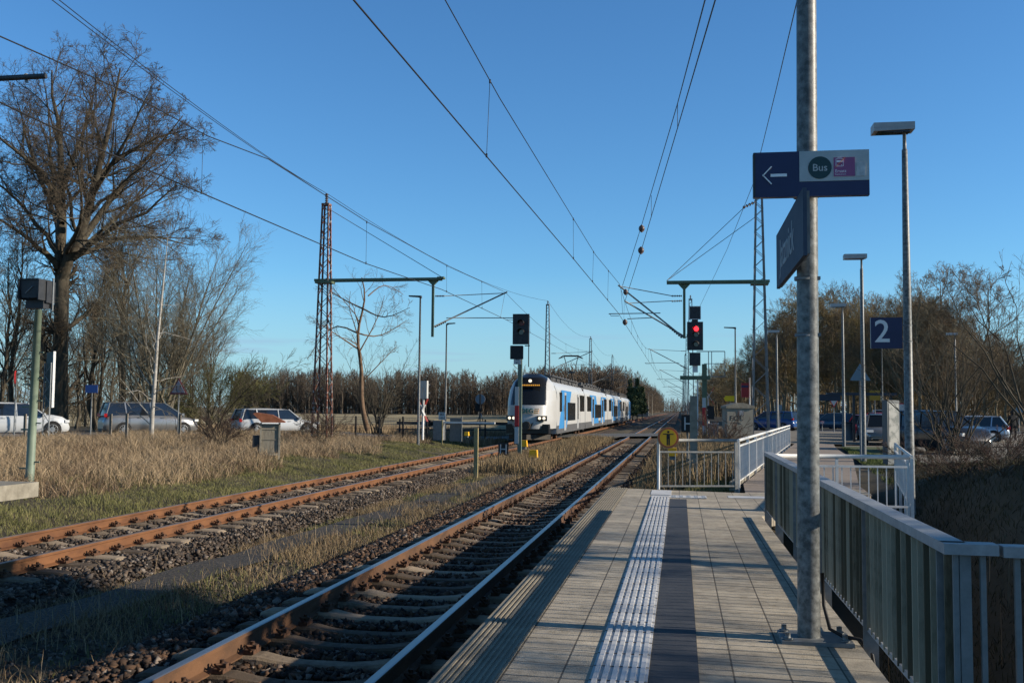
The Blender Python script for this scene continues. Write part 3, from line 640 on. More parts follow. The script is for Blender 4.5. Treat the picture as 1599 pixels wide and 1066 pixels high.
# far track
XL = -8.8
c2 = [PX(x, y, XL) for x, y in ((0, 160), (146, 229), (309, 299), (570, 411), (690, 452))] + [np.array((-8.75, 51.2, 6.42))]; c2 = [c2[0] + (c2[0] - c2[1]) * 3] + c2
m2 = [PX(x, y, XL) for x, y in ((0, 57), (200, 145), (323, 212), (420, 249), (574, 347), (700, 416))] + [np.array((-8.8, 51.2, 7.82))]; m2 = [m2[0] + (m2[0] - m2[1]) * 3] + m2
catline('contact and messenger wires over the far track on the left of the sky', c2, m2, [float(PX(148, 180, XL)[1]), float(PX(316, 250, XL)[1]), float(PX(572, 380, XL)[1]), 38.0, 45.0], .012, .010)
catline('contact and messenger wires over the train roof beyond the left mast', [(-8.75, 51.2, 6.42), (-8.9, 104, 6.35), (-8.9, 155, 6.35)], list(sagline((-8.8, 51.2, 7.82), (-8.9, 104, 7.8), .8)) + list(sagline((-8.9, 104, 7.8), (-8.9, 155, 7.8), .8))[1:], [60, 70, 80, 90, 98, 112, 130, 148])
MT = ML + np.array((0, 0, 12.95))
FA = P(81, 0, 22); FB = P(92, 0, 22)
for q, l in ((FA, 'lower feeder wire running from the upper left to the top of the rusty mast'), (FB, 'upper feeder wire running from the upper left to the top of the rusty mast')):
    b = MB(); d_ = q - MT; b.tube(np.vstack([[q + d_ * .6 + (0, 0, .9)], [q], sagline(q, MT, .25)[1:]]), .011, 5); o = b.build('feeder_wire', wirem); o['label'] = l; o['category'] = 'wire'
pts = np.vstack([sagline(MT, (-13.4, 104, 13.0), 1.0), sagline((-13.4, 104, 13.0), (-13.4, 155, 13.0), 1.2)[1:], sagline((-13.4, 155, 13.0), (-13.4, 206, 13.0), 1.2)[1:], sagline((-13.4, 206, 13.0), (-13.4, 257, 13.0), 1.2)[1:]])
b = MB(); b.tube(pts, .013, 5); o = b.build('feeder_wire', wirem); o['label'] = 'sagging feeder wire hung between the tops of the far left masts'; o['category'] = 'wire'
# ------------------------------------------------------------------ lamps
def box_lamp(label, loc, h, r=.055, r2=.04, sign=False):
    t = thing('street_lamp', label, 'street lamp', loc, 0, 'platform lamps with flat box heads')
    b = MB(); b.tube([(0, 0, -.3), (0, 0, h * .5), (0, 0, h - .35), (0, 0, h - .33), (0, 0, h - .02)], [r + .015, r + .005, r2 + .01, r2 - .005, r2 - .01], 16); b.build('pole', galv, t)
    b = MB(); hh = .13; wx = .70; cx = -.2
    b.box((cx, 0, h + hh * .6), (wx, .34, hh * .7)); b.prism([(cx - wx / 2, h + .035), (cx - wx / 2, h - .03), (cx + wx / 2, h - .01), (cx + wx / 2, h + .035)], -.17, .17); b.build('lamp_head', mat('lamp_housing', (.42, .42, .42), (.5, .5, .5), rough=.5), t)
    b = MB(); b.box((cx, 0, h - .03), (wx * .8, .24, .02)); b.build('lamp_glass', darkglass, t)
    return t
L1 = box_lamp('tall box headed lamp with the platform number 2 sign, tallest of the row', (3.98, 19.0, .4), 6.52, .068)
# platform number sign on first lamp
def relL(px, py, Y): return rel(px, py, Y, (3.98, 19.0, .4))
p0 = relL(1359, 496, 18.9); p1 = relL(1409, 544, 18.9)
b = MB(); b.box(((p0[0] + p1[0]) / 2, -.1, (p0[2] + p1[2]) / 2), (p1[0] - p0[0], .06, p0[2] - p1[2])); ps = b.build('platform_number_sign', navy, L1)
text_mesh('2', .56, mat('numeral', (.85, .85, .85), rough=.5), ps, at((p0[0] + p1[0]) / 2 - .075, -.135, (p0[2] + p1[2]) / 2 + .01) @ FRONT, ext=.002, bold=.004)
b = MB()
for z in (p0[2] - .13, p1[2] + .13): b.cyl((0, 0, z), .078, .03, k=16); b.box((-.07, -.05, z), (.12, .03, .03))
b.build('bracket', galvd, L1)
box_lamp('second box headed lamp from the camera, rising left of the number 2 sign', (5.78, 34.2, .25), 6.58, .06)
box_lamp('third box headed lamp from the camera, just right of the thick sign pole', (7.5, 49.6, .2), 6.6, .06)
box_lamp('fourth box headed lamp from the camera, above the white railing left of the thick pole', (5.95, 65.6, .2), 6.6, .06)
box_lamp('distant box headed lamp behind the bare shrub in front of the wood', (18.5, 73.7, .2), 7.0, .05)
def arm_lamp(label, loc, h, ln):
    t = thing('street_lamp', label, 'street lamp', loc, 0, 'slim lamps with flat side arms')
    b = MB(); b.tube([(0, 0, -.3), (0, 0, h * .5), (0, 0, h)], [.075, .06, .045], 12); b.build('pole', galv, t)
    b = MB(); b.prism([(.06, h - .1), (.06, h + .04), (ln, h + .06), (ln, h + .0), (ln * .2, h - .04)], -.12, .12); b.build('lamp_head', black2, t)
arm_lamp('slim lamp post with flat arm pointing left, beside the white crossing signal', (-13.75, 53.2, .2), 7.66, -.62)
arm_lamp('slim lamp post with flat arm pointing right, beside the crossing barrier', (-16.4, 71, .1), 7.8, .62)
arm_lamp('slim lamp post with arm pointing left above the grey concrete cabinet', (3.98, 76.4, .1), 7.85, -.8)
# lamp arm at top left edge
t = thing('street_lamp', 'horizontal grey lamp arm poking in from the left edge above the small platform', 'street lamp', (-11.8, 14.3, .6))
b = MB(); b.tube([(-.9, 0, 0), (-.9, 0, 5.88)], .06, 12); b.build('pole', galv, t)
b = MB(); q0 = P(72, 119, 14.9) - np.array((-11.8, 14.3, .6)); b.tube([(-.9, 0, 5.85), q0 + (-.7, -.05, -.02), q0], [.035, .04, .04], 10); b.build('arm', black2, t)
b = MB(); b.tube([q0 + (-.33, 0, 0), q0 + (-.30, 0, 0)], .052, 10); b.box(q0 + (-.31, 0, -.06), (.03, .03, .05)); b.build('clamp', galvd, t)
# ------------------------------------------------------------------ signals
def head(b, c, w_, h_, d_=.18): b.box(c, (w_, d_, h_))
redlit = mat('red_signal_light', (.8, .02, .02), emit=(1, .02, .03), estr=3)
SL = G(811, 722, -.25)
t = thing('railway_signal', 'black signal with unlit lamps on a green post between the tracks before the train', 'railway signal', tuple(SL), 0)
k = 40.7 / 1600
b = MB(); b.box((0, 0, 2.3), (.16, .13, 4.6)); b.m(1); b.box((-.12, -.07, 1.95), (.17, .03, .75)); b.m(2); b.box((-.12, -.07, 1.55 - .02), (.17, .03, .0001 + .03)); b.build('post', [greenl, whitep, redp], t)
b = MB()
for i, (zc_, hh_) in enumerate(((2.75, .75), (1.95, .85), (1.2, .7))):
    b.m([0, 1, 0][i]); b.box((-.11, -.085, zc_ - .1), (.16, .02, hh_))
b.build('mast_plate', [whitep, redp], t)
zs_ = lambda py: (722 - py) * k
b = MB(); head(b, (.03, -.02, zs_(512)), .66, 1.22); hd = b.build('signal_head', black2, t)
for py in (503, 517):
    b = MB(); b.tube([(.05, -.10, zs_(py)), (.05, -.14, zs_(py))], .10, 16); o = b.build('signal_lamp', mat('red_lens_unlit', (.16, .02, .02), rough=.3) if py == 503 else darkglass, hd)
    b = MB(); th = np.linspace(0, np.pi, 9); b.grid([[(.05 + .13 * math.cos(a_), y_, zs_(py) + .13 * math.sin(a_)) for a_ in th] for y_ in (-.1, -.42)]); b.build('hood', blackm, hd)
b = MB(); b.box((-.13, -.03, zs_(549)), (.5, .16, .52)); b.m(1); frame(b, -.13, zs_(549), .5, .52, -.115, .03); b.m(0); b.box((.34, .02, zs_(548)), (.03, .06, 1.2)); b.box((.28, .02, zs_(538)), (.2, .06, .04)); b.build('lower_signal_box', [blackm, black2], t)
b = MB(); b.box((-.1, -.09, zs_(563)), (.30, .02, .24)); pl = b.build('number_plate', whitep, t)
text_mesh('94', .12, blackm, pl, at(-.1, -.102, zs_(560.5)) @ FRONT, ext=.001); text_mesh('P1', .12, blackm, pl, at(-.1, -.102, zs_(566)) @ FRONT, ext=.001)
def magnet(label, px, py, d, s=.38):
    p = P(px, py, d); t = thing('track_magnet', label, 'yellow box', tuple(p), 0)
    b = MB(); b.box((0, 0, 0), (s, .3, s * .9), taper=.85); b.build('housing', yellowp, t); b = MB(); b.box((0, 0, -s * .6), (s * .6, .2, s * .5)); b.build('bracket', galvd, t)
magnet('bright yellow box at the foot of the left main signal', 818, 692, 44, .30)
magnet('faded yellow box in the weeds right of the left main signal', 833, 708, 38, .32)
magnet('yellow box on a stick in the grass behind the round warning sign', 1050, 705, 27, .24)
magnet('small yellow cap lamp in the grass left of the far track', 729, 677, 52, .22)
HS = G(786, 712, -.25) 
def hsign(label, loc, w_, h_, txt=True):
    t = thing('stop_board', label, 'railway sign', loc, 0)
    b = MB(); b.tube([(0, .04, -.5), (0, .04, .4)], .03, 8); b.build('post', galvd, t)
    b = MB(); b.box((0, 0, .3 + h_ / 2), (w_, .04, h_)); p = b.build('board', blackm, t)
    b = MB(); ww = w_ * .3; s = w_ * .11; zc_ = .3 + h_ / 2
    b.box((-ww / 1.1, -.026, zc_), (s, .008, h_ * .72)); b.box((ww / 1.1, -.026, zc_), (s, .008, h_ * .72)); b.box((0, -.025, zc_), (ww * 1.6, .008, s)); b.build('letter_h', whitep, p)
p = P(786, 711, 39.5); hsign('small black board with white H standing between the tracks left of the signal', (p[0], p[1], p[2] - .3), .40, .50)
# yellow wooden post
p = G(743, 745, -.28); t = thing('marker_post', 'weathered yellowish square wooden post standing in the weeds between the tracks', 'post', tuple(p)); b = MB(); b.box((0, 0, .7), (.125, .11, 1.7)); b.build('post', woodp, t)
# right main signal
SR = np.array([.62, 43.5, -.1]); k = 43.0 / 1600; zr = lambda py: 1.88 + (641 - py) * k + .1
t = thing('railway_signal', 'black main signal showing a red light above the platform end, with steel side cage', 'railway signal', tuple(SR), 0)
b = MB(); b.box((.38, 0, zr(590) / 2 + .2), (.20, .18, zr(555) - .2)); b.box((.0, 0, zr(590)), (1.25, .35, .16)); b.build('post', greenp, t)
b = MB()
for i, (a_, c) in enumerate(((621, 636), (636, 664), (664, 678))): b.m([0, 1, 0][i]); b.box((.36, -.11, zr((a_ + c) / 2)), (.15, .02, (c - a_) * k))
b.build('mast_plate', [whitep, redp], t)
b = MB(); head(b, (0, -.02, zr(525)), .66, 44 * k); b.box((0, -.02, zr(489)), (.46, .2, 20 * k)); b.box((-.01, -.02, zr(561)), (.46, .2, 20 * k)); b.box((0, 0, zr(501)), (.25, .05, .15)); b.m(1); frame(b, 0, zr(489), .46, 20 * k, -.125, .025)
b.box((-.0, 0, zr(575)), (.22, .03, .35)); hd = b.build('signal_head', [black2, whitem], t)
for py, m_ in ((514, redlit), (523, darkglass), (538, darkglass)):
    b = MB(); xx_ = .05; b.tube([(xx_, -.10, zr(py)), (xx_, -.17, zr(py))], .10, 16); b.build('signal_lamp', m_, hd)
    b = MB(); th = np.linspace(0.1, np.pi - .1, 9); b.grid([[(xx_ + (.13) * math.cos(a_) - (0 if y_ > -.2 else .05), y_, zr(py) + .02 + (.13) * math.sin(a_) - (0 if y_ > -.2 else .05)) for a_ in th] for y_ in (-.1, -.4)]); b.build('hood', blackm, hd)
b = MB()
x0_, x1_ = .36, 1.22
for z in (zr(549), zr(588)): b.bar((x0_ - .3, 0, z), (x1_, 0, z), .035)
for x in (.55, .68, x1_): b.bar((x, 0, zr(588)), (x, 0, zr(549)), .03)
b.bar((x0_, 0, zr(568)), (x1_, 0, zr(568)), .025); b.build('service_cage', galvd, t)
b = MB(); b.bar((.1, 0, zr(680)), (.1, 0, zr(590)), .05); b.build('ladder_rail', whitem, t)
# concrete stub post and H boards
p = (.33, 26.1, -.2); t = thing('concrete_post', 'weathered square concrete post behind the low fence at the platform end', 'post', p); b = MB(); b.box((0, 0, 1.15), (.19, .19, 2.6), taper=.93); b.build('post', conc, t)
t = thing('stop_board', 'black board with half hidden white H behind the concrete post', 'railway sign', (.2, 29, -.2)); 
b = MB(); b.box((0, 0, 1.72), (.34, .04, .48)); pb = b.build('board', blackm, t); b = MB(); 
for x in (-.07, .12): b.box((x, -.026, 1.72), (.04, .008, .36))
b.box((.03, -.025, 1.72), (.16, .008, .04)); b.build('letter_h', whitep, pb); b = MB(); b.tube([(0, .05, 0), (0, .05, 1.6)], .03, 8); b.build('post', galvd, t)
# round yellow warning sign
p = P(1043.5, 683, 18.9); t = thing('warning_sign', 'round yellow sign with red rim and black figure with outstretched arms on the fence end', 'warning sign', tuple(p))
ringm = mat('faded_red_rim', (.50, .12, .06), rough=.6); yel = mat('sign_yellow', (1.0, .47, .015), (1.0, .54, .02), scale=6, rough=.5)
b = MB(); b.cyl((0, 0, 0), .198, .012, 'y', 48); b.build('rim', mat('sign_outer', (.42, .30, .12), rough=.6), t)
b = MB(); b.cyl((0, -.008, 0), .186, .008, 'y', 48); b.build('red_ring', ringm, t)
b = MB(); b.cyl((0, -.014, 0), .155, .008, 'y', 48); ds = b.build('disc', yel, t)
b = MB(); b.cyl((0, -.02, .105), .022, .006, 'y', 20); b.box((0, -.02, .065), (.19, .006, .018)); b.box((0, -.0205, .02), (.062, .006, .085)); b.box((-.017, -.02, -.075), (.026, .006, .13)); b.box((.017, -.02, -.075), (.026, .006, .13)); b.build('figure', blackm, ds)
b = MB(); b.tube([(-.175, .03, -.95), (-.175, .03, 0)], .022, 10); b.box((-.1, .02, 0), (.2, .02, .04)); b.build('post', whitem, t)
# left foreground signal seen from behind
SB = np.array([-9.99, 14.69, -.35])
t = thing('signal_lantern', 'hooded dark signal lantern on a pale green post by the small platform', 'railway signal', (-15.05, 22.0, -1.49), 0); t.scale = (1.51,) * 3
b = MB(); b.tube([(0, 0, 0), (.05, 0, 3.72)], [.072, .055], 16); b.build('post', mat('sage_paint', (.16, .21, .155), (.22, .27, .20), scale=5, rough=.55), t)
for z in (1.25, 1.85, 2.2, 2.55, 2.95):
    b = MB(); b.box((-.09, 0, z), (.14, .03, .025)); b.build('step', greenl, t)
    b = MB(); b.box((.12, 0, z + .1), (.1, .02, .02)); b.build('step', greenl, t)
zc_ = 4.02
b = MB(); b.box((.04, .1, zc_ - .02), (.30, .22, .34)); b.box((-.0, .05, zc_ - .22), (.3, .16, .12)); b.build('lantern_box', black2, t)
b = MB(); 
b.prism([(-.19, zc_ + .15), (.14, zc_ + .15), (.12, zc_ - .13), (-.13, zc_ - .13)], -.16, -.158); b.box((-.02, .0, zc_ + .16), (.34, .36, .02)); b.box((.16, -.02, zc_ - .0), (.02, .34, .32)); b.box((-.18, -.02, zc_), (.02, .34, .3)); b.build('hood', black2, t)
b = MB(); b.box((.195, .14, zc_ - .05), (.02, .03, .52)); b.m(1); b.bar((-.07, -.165, zc_ - .06), (.05, -.165, zc_ + .05), .008, .02, (0, -1, 0)); b.build('side_plate', [galvd, mat('stripe_grey', (.25, .28, .3))], t)
# small platform end at the left edge
t = thing('platform_slab', 'end of a small raised concrete platform at the left edge beside the far track', 'platform', (-10.42, 15.5, .62))
b = MB(); b.box((-.9, -6, -.12), (1.8, 12, .24)); b.build('slab', conc, t)
b = MB(); b.box((-.7, -2.0, -.75), (.16, .2, 1.0)); b.build('support', conc, t)
p = P(3, 720, 15.6)
b = MB(); b.box((0, 0, .45), (.07, .03, 1.0)); b.build('railing_post', galvd, t, (-11.05 + 10.42, -.6, 0))
# trackside cabinet with rusty roof
t = thing('trackside_cabinet', 'weathered concrete trackside cabinet with a rusty pitched tin roof in the dry grass', 'cabinet', (-14.75, 35.6, .02), R(20))
b = MB(); b.box((0, 0, .72), (.62, .5, 1.05)); b.build('body', mat('cabinet_wood', (.19, .165, .125), (.30, .27, .21), scale=7, rough=.9, stretch=(5, 5, .6)), t)
b = MB()
for x in (-.33, .33): b.box((x, -.27, .62), (.06, .06, 1.34))
b.box((0, -.27, .15), (.6, .05, .06)); b.box((0, -.262, .68), (.58, .02, .02)); b.box((0, -.262, 1.05), (.58, .02, .02)); b.build('frame', conc, t)
rr2 = mat('tin_roof_rust', (.17, .055, .025), (.30, .11, .055), scale=5, rough=.85, bump=.2)
b = MB(); b.prism([(-.62, 1.62), (-.5, 1.66), (.06, 1.58), (.52, 1.33), (.52, 1.30), (.0, 1.30), (-.3, 1.3)], -.42, .45); b.build('roof', rr2, t)
b = MB(); b.box((-.5, -.1, .62), (.24, .26, .42)); b.build('meter_box', black2, t)
b = MB(); b.box((-.42, -.05, .2), (.04, .1, .5)); b.build('meter_leg', galvd, t)
# grey concrete cabinet with graffiti
cb = np.array([2.62, 46.0, .18]); t = thing('relay_house', 'beige concrete relay cabinet with hipped lid, vent grille and black FCH graffiti', 'cabinet', tuple(cb), R(10))
cm = mat('render_beige', (.25, .235, .19), (.31, .29, .24), scale=3, rough=.9)
b = MB(); b.box((-.05, .4, .85), (1.14, 1.0, 1.95)); b.build('body', cm, t)
b = MB(); b.box((-.05, .4, 1.87), (1.26, 1.12, .10)); b.prism([(-.68, 1.92), (.58, 1.92), (.1, 2.06), (-.2, 2.06)], -.16, .96); b.build('lid', conc, t)
b = MB(); b.box((-.01, -.11, 1.62), (.22, .02, .2)); b.build('vent_grille', mat('vent_grey', (.25, .28, .31), rough=.5), t)
text_mesh('F.CH.', .30, blackm, t, at(-.22, -.106, 1.38) @ FRONT, name='graffiti', ext=.002, bold=.001, xs=.8)
b = MB(); b.tube([(-.42, -.106, 1.15), (-.3, -.108, 1.22), (-.15, -.108, 1.2), (-.02, -.106, 1.14)], .01, 5); b.build('graffiti_line', blackm, t)
# yellow arrow sign behind it
p = P(1139.5, 622, 62); t = thing('direction_arrow_sign', 'bright yellow road arrow sign peeking over the beige cabinet lid', 'road sign', (p[0], p[1], .1)); zc_ = p[2] - .1
b = MB(); b.prism([(-.36, zc_), (-.25, zc_ - .16), (.28, zc_ - .16), (.28, zc_ + .16), (-.25, zc_ + .16)][::-1], -.03, .03); b.build('panel', mat('road_sign_yellow', (.80, .60, .01), rough=.5), t); b = MB(); b.tube([(0, .05, 0), (0, .05, zc_)], .04, 8); b.build('post', galvd, t)
# little grey meter cabinet
p = P(1148 - 50 + 10, 676, 50); t = thing('distribution_box', 'small pale grey distribution box left of the beige cabinet', 'cabinet', (1.45, 47, .1)); b = MB(); b.box((0, 0, .6), (.46, .35, 1.15)); b.build('body', mat('box_grey', (.33, .34, .34), (.42, .42, .41), scale=20, rough=.8), t); b = MB(); b.box((0, 0, 1.2), (.52, .4, .05)); b.build('lid', whitem, t)
# St Andrew cross with lamp, right
p = P(1107, 618, 62); t = thing('crossing_sign', 'white and red level crossing cross with black lamp unit behind the right signal', 'road sign', (p[0], p[1], 0)); zc_ = p[2]
b = MB(); 
for s in (-1, 1):
    for q0, q1, m_ in ((-.52, -.28, 1), (-.28, .28, 0), (.28, .52, 1)):
        b.m(1 if (m_ and q1 > 0) or (m_ and s > 0 and False) else (0 if not m_ else 0)); b.bar((q0 * .6, -.05 - .003 * s, zc_ + s * q0), (q1 * .6, -.05 - .003 * s, zc_ + s * q1), .02, .2, (0, -1, 0))
b.build('cross', [whitep, mat('bright_red', (.75, .03, .03), rough=.5)], t)
b = MB(); b.box((.1, 0, zc_ - 1.0), (.42, .25, .8)); b.m(1); b.box((-.12, -.13, zc_ - .85), (.1, .1, .06)); b.box((-.12, -.13, zc_ - 1.15), (.1, .1, .06)); b.build('lamp_unit', [blackm, whitem], t)
b = MB(); b.tube([(-.05, 0, 0), (-.05, 0, zc_)], .06, 8); b.build('post', whitem, t)
# red bus panel
p = P(1163, 609, 61); t = thing('stop_flag', 'dark red stop panel on a white pole left of the grey lattice mast', 'sign', (p[0] + .42, p[1], .1)); zc_ = p[2] - .1
b = MB(); b.box((-.42, 0, zc_), (.42, .25, .86)); b.m(1); b.box((-.42, -.13, zc_ + .22), (.41, .01, .12)); b.build('panel', [mat('panel_red', (.33, .018, .018), rough=.5), navy], t)
b = MB(); b.tube([(-.14, 0, 0), (-.14, 0, zc_ + .75)], .04, 8); b.build('post', whitem, t)
# crossing equipment left
p = P(661, 630, 55); t = thing('crossing_signal', 'white crossing cross and two hooded lamps seen sideways behind the slim left lamp', 'crossing signal', (p[0], p[1], .2), R(62)); zc_ = p[2] - .2
b = MB(); b.tube([(0, 0, 0), (0, 0, zc_ + .9)], .06, 8); b.build('post', whitem, t)
b = MB(); b.box((.05, 0, zc_ + .75), (.12, .5, .95)); b.build('lamp_board', mat('board_white', (.5, .5, .48), rough=.6), t)
b = MB()
for z in (.55, 1.0): b.tube([(.1, 0, zc_ + z), (.45, 0, zc_ + z)], .13, 12)
b.build('lamp_hoods', blackm, t)
b = MB()
for s in (-1, 1):
    for q0, q1, m_ in ((-.6, -.3, 1), (-.3, .3, 0), (.3, .6, 1)):
        b.m(m_); b.bar((-.05 - .003 * s, q0 * .6, zc_ - .35 + s * q0), (-.05 - .003 * s, q1 * .6, zc_ - .35 + s * q1), .02, .14, (-1, 0, 0))
b.build('cross', [whitep, mat('cross_red', (.25, .03, .025), rough=.6)], t)
p = P(750, 623, 74); t = thing('road_sign', 'back of a round grey road sign on a dark pole left of the train', 'road sign', (p[0], p[1], 0)); zc_ = p[2]
b = MB(); b.cyl((0, 0, zc_), .36, .03, 'y', 32); b.build('disc', mat('sign_back_grey', (.30, .33, .36), rough=.5), t); b = MB(); b.box((0, .1, zc_ - .15), (1.0, .03, 1.0)); b.build('black_board', blackm, t) if False else None
b = MB(); b.tube([(0, -.04, 0), (0, -.04, zc_ + .35)], .045, 8); b.build('post', black2, t)
b = MB(); b.box((-.15, .08, zc_ - .6), (.5, .05, .55)); b.build('lamp_back_board', blackm, t)
b = MB()
for s in (-1, 1):
    b.m(0); b.bar((s * .02, .1, zc_ - 1.0), (s * .12, .1, zc_ - 1.35), .03, .16, (0, -1, 0)); b.m(1); b.bar((s * .12, .1, zc_ - 1.35), (s * .2, .1, zc_ - 1.6), .03, .16, (0, -1, 0))
b.build('cross', [whitep, MATS['cross_red']], t)
p = G(690, 692, .05); t = thing('crossing_marker', 'small white board reading BU 142.4 on a stake left of the far track', 'railway sign', tuple(p)); k = 51 / 1600
b = MB(); b.box((0, 0, .75), (.07, .05, 1.6)); b.build('stake', woodp, t); b = MB(); b.box((0, -.04, 45 * k), (.37, .02, .40)); bd = b.build('board', whitep, t)
text_mesh('BÜ', .17, blackm, bd, at(0, -.052, 45 * k + .09) @ FRONT, ext=.001, bold=.003); text_mesh('142.4', .13, blackm, bd, at(0, -.052, 45 * k - .1) @ FRONT, ext=.001, bold=.003)
# barrier machine and beam
p = P(686, 674, 58); t = thing('crossing_barrier', 'lowered crossing barrier with grey drive box and counterweight left of the train', 'barrier', (p[0], p[1], .1), R(-12))
b = MB(); b.box((0, 0, .55), (.55, .5, 1.1)); b.build('drive_box', galvd, t); b = MB(); b.box((-.85, 0, .95), (.35, .4, .3)); b.m(1); b.box((-.6, 0, .95), (.3, .45, .35)); b.build('counterweight', [whitem, blackm], t)
b = MB(); b.box((-.6, 0, .75), (1.6, .08, .08)); b.box((1.7, 0, 1.0), (3.4, .10, .10)); b.build('beam', whitem, t)
p = P(711, 668, 58); t = thing('screen_panel', 'small grey vertical screen panel standing by the crossing barrier', 'panel', (p[0], p[1], .05)); b = MB(); b.box((0, 0, .65), (.62, .06, 1.3)); b.build('panel', mat('panel_grey', (.13, .14, .14), (.18, .19, .19), scale=8), t); b = MB(); b.box((.36, 0, .68), (.06, .1, 1.4)); b.build('post', galvd, t)
t = thing('guard_fence', 'dark guard rail fence along the crossing road left of the train nose', 'fence', (-17.5, 63, .1), R(12))
b = MB(); b.box((4.6, 0, .85), (9.6, .08, .18)); b.box((4.6, 0, .45), (9.6, .08, .08)); b.build('rails', black2, t)
for i in range(6): b = MB(); b.box((0, 0, .45), (.1, .1, 1.3)); b.build('post', blackm, t, (i * 1.8, 0, 0))
t = thing('wire_fence', 'dark post and mesh fence in the dry grass between the mast and the crossing', 'fence', (-20.0, 57.5, .25), R(-10))
for i in range(5): b = MB(); b.box((0, 0, .5), (.08, .08, 1.3)); b.build('post', blackm, t, (i * 1.5, 0, 0))
b = MB()
for z in (.2, .45, .7, .95, 1.08): b.bar((0, 0, z), (6, 0, z), .012)
for i in range(60): b.bar((i * .1, 0, .1), (i * .1, 0, 1.08), .006)
b.build('mesh', wirem, t)
# ------------------------------------------------------------------ train
tw = mat('train_white', (.47, .47, .46), (.52, .52, .51), scale=1, rough=.35); tb = mat('train_blue', (.055, .27, .60), rough=.35)
tk = mat('train_black', (.012, .012, .014), rough=.3); tu = mat('underframe', (.05, .045, .04), (.09, .075, .06), scale=5, rough=.85); tgy = mat('train_grey', (.38, .39, .40), rough=.4)
troof = mat('train_roof', (.05, .05, .052), (.09, .09, .09), scale=3, rough=.6); tdark = mat('train_skirt', (.07, .07, .075), (.10, .10, .10), scale=3, rough=.6)
TY = 58.7
tr = thing('electric_train', 'white and blue electric multiple unit train approaching on the far track', 'train', (TF, TY, 0))
def nose(u, v):                                            # u -1..1 across, v height
    z = v
    wv = np.interp(z, [.35, 1.2, 2.4, 3.0, 3.5, 3.8, 4.0], [1.30, 1.41, 1.41, 1.34, 1.14, .86, .45])
    y0 = np.interp(z, [.35, 1.0, 1.3, 2.1, 3.2, 3.75, 4.0], [.12, .0, .0, .18, .95, 1.5, 2.2])
    a_ = u * math.pi / 2
    x = wv * math.copysign(abs(math.sin(a_)) ** .72, u); y = 2.9 - (2.9 - y0) * abs(math.cos(a_)) ** .55
    return (x, y, z)
us = np.linspace(-1, 1, 161); vs_ = np.concatenate([np.linspace(.75, 2.12, 14), np.linspace(2.16, 3.6, 40), np.linspace(3.63, 4.0, 14)])
A = np.array([[nose(u, v) for u in us] for v in vs_])
b = MB(); bk = MB(); gl = MB()
for i in range(len(vs_) - 1):
    for j in range(len(us) - 1):
        q = [A[i, j], A[i, j + 1], A[i + 1, j + 1], A[i + 1, j]]; c = np.mean(q, 0)
        lim = np.interp(c[2], [2.1, 3.3, 3.6, 3.9], [1.06, .95, .95, .9])
        if c[2] > 2.12 and abs(c[0]) < lim and c[1] < 2.3: (gl if c[2] < 3.2 and abs(c[0]) < lim - .06 else bk).add(q, [(0, 1, 2, 3)], True)
        elif c[2] > 3.78: bk.add(q, [(0, 1, 2, 3)], True)
        else: b.add(q, [(0, 1, 2, 3)], True)
nb_ = b.build('nose_shell', tw, tr); bk.build('nose_mask', tk, tr); gl.build('windscreen', darkglass, tr)
# lower front
b = MB(); b.box((0, .75, .75), (2.5, 1.0, .55)); b.m(0)
for s in (-1, 1):
    for k_ in range(5): b.box((s * .98, .22, .55 + k_ * .09), (.5, .06, .05))
b.build('buffer_panel', tk, tr)
b = MB(); b.add([(-1.25, 1.2, .12), (0, -.05, .12), (1.25, 1.2, .12), (1.25, 1.2, .42), (0, -.02, .42), (-1.25, 1.2, .42)], [(0, 1, 4, 5), (1, 2, 3, 4)]); b.build('snow_plough', tu, tr)
b = MB(); b.cyl((0, -.12, .95), .24, .3, 'y', 16); b.box((0, .1, .95), (.25, .6, .25)); b.box((.0, -.28, .95), (.34, .05, .12)); b.tube([(-.3, .0, 1.15), (-.2, -.1, .8), (.2, -.1, .75), (.35, .0, 1.1)], .03, 6); b.build('coupler', tu, tr)
for s in (-1, 1):
    b = MB(); b.box((s * .88, .10, 1.36), (.56, .3, .30), rz=s * .2); hl = b.build('headlight', tk, tr)
    for q in (-.12, .13):
        b = MB(); b.tube([(s * .88 + q, -.03 + (.03 if q * s > 0 else 0), 1.37), (s * .88 + q, -.10 + (.03 if q * s > 0 else 0), 1.37)], .085, 14); b.build('lamp', mat('headlight_on', (.9, .85, .7), emit=(1, .85, .62), estr=.9), hl)
b = MB(); b.tube([(0.03, 1.12, 3.55), (.03, .98, 3.55)], .09, 14); b.build('top_light', MATS['headlight_on'], tr)
b = MB(); b.box((.05, .86, 3.28), (1.35, .05, .26), rx=-.6); b.build('destination_display', blackm, tr)
b = MB(); am = mat('amber_display', (.5, .25, .02), emit=(1, .45, .05), estr=.5)
for i in range(11): b.box((-.5 + i * .11, .80, 3.27 + .02), (.07, .02, .07))
b.build('display_text', am, tr)
tealp = mat('logo_teal', (.01, .22, .20), rough=.5); orp = mat('logo_orange', (.85, .32, .03), rough=.5)
text_mesh('ODEG', .36, tealp, tr, at(-.12, -.03, 1.78) @ FRONT, ext=.06, bold=.008)
b = MB()
for i in range(3): b.box((.55 + i * .02, .0, 1.68 + i * .1), (.26, .16, .045))
b.build('logo_bars', orp, tr)
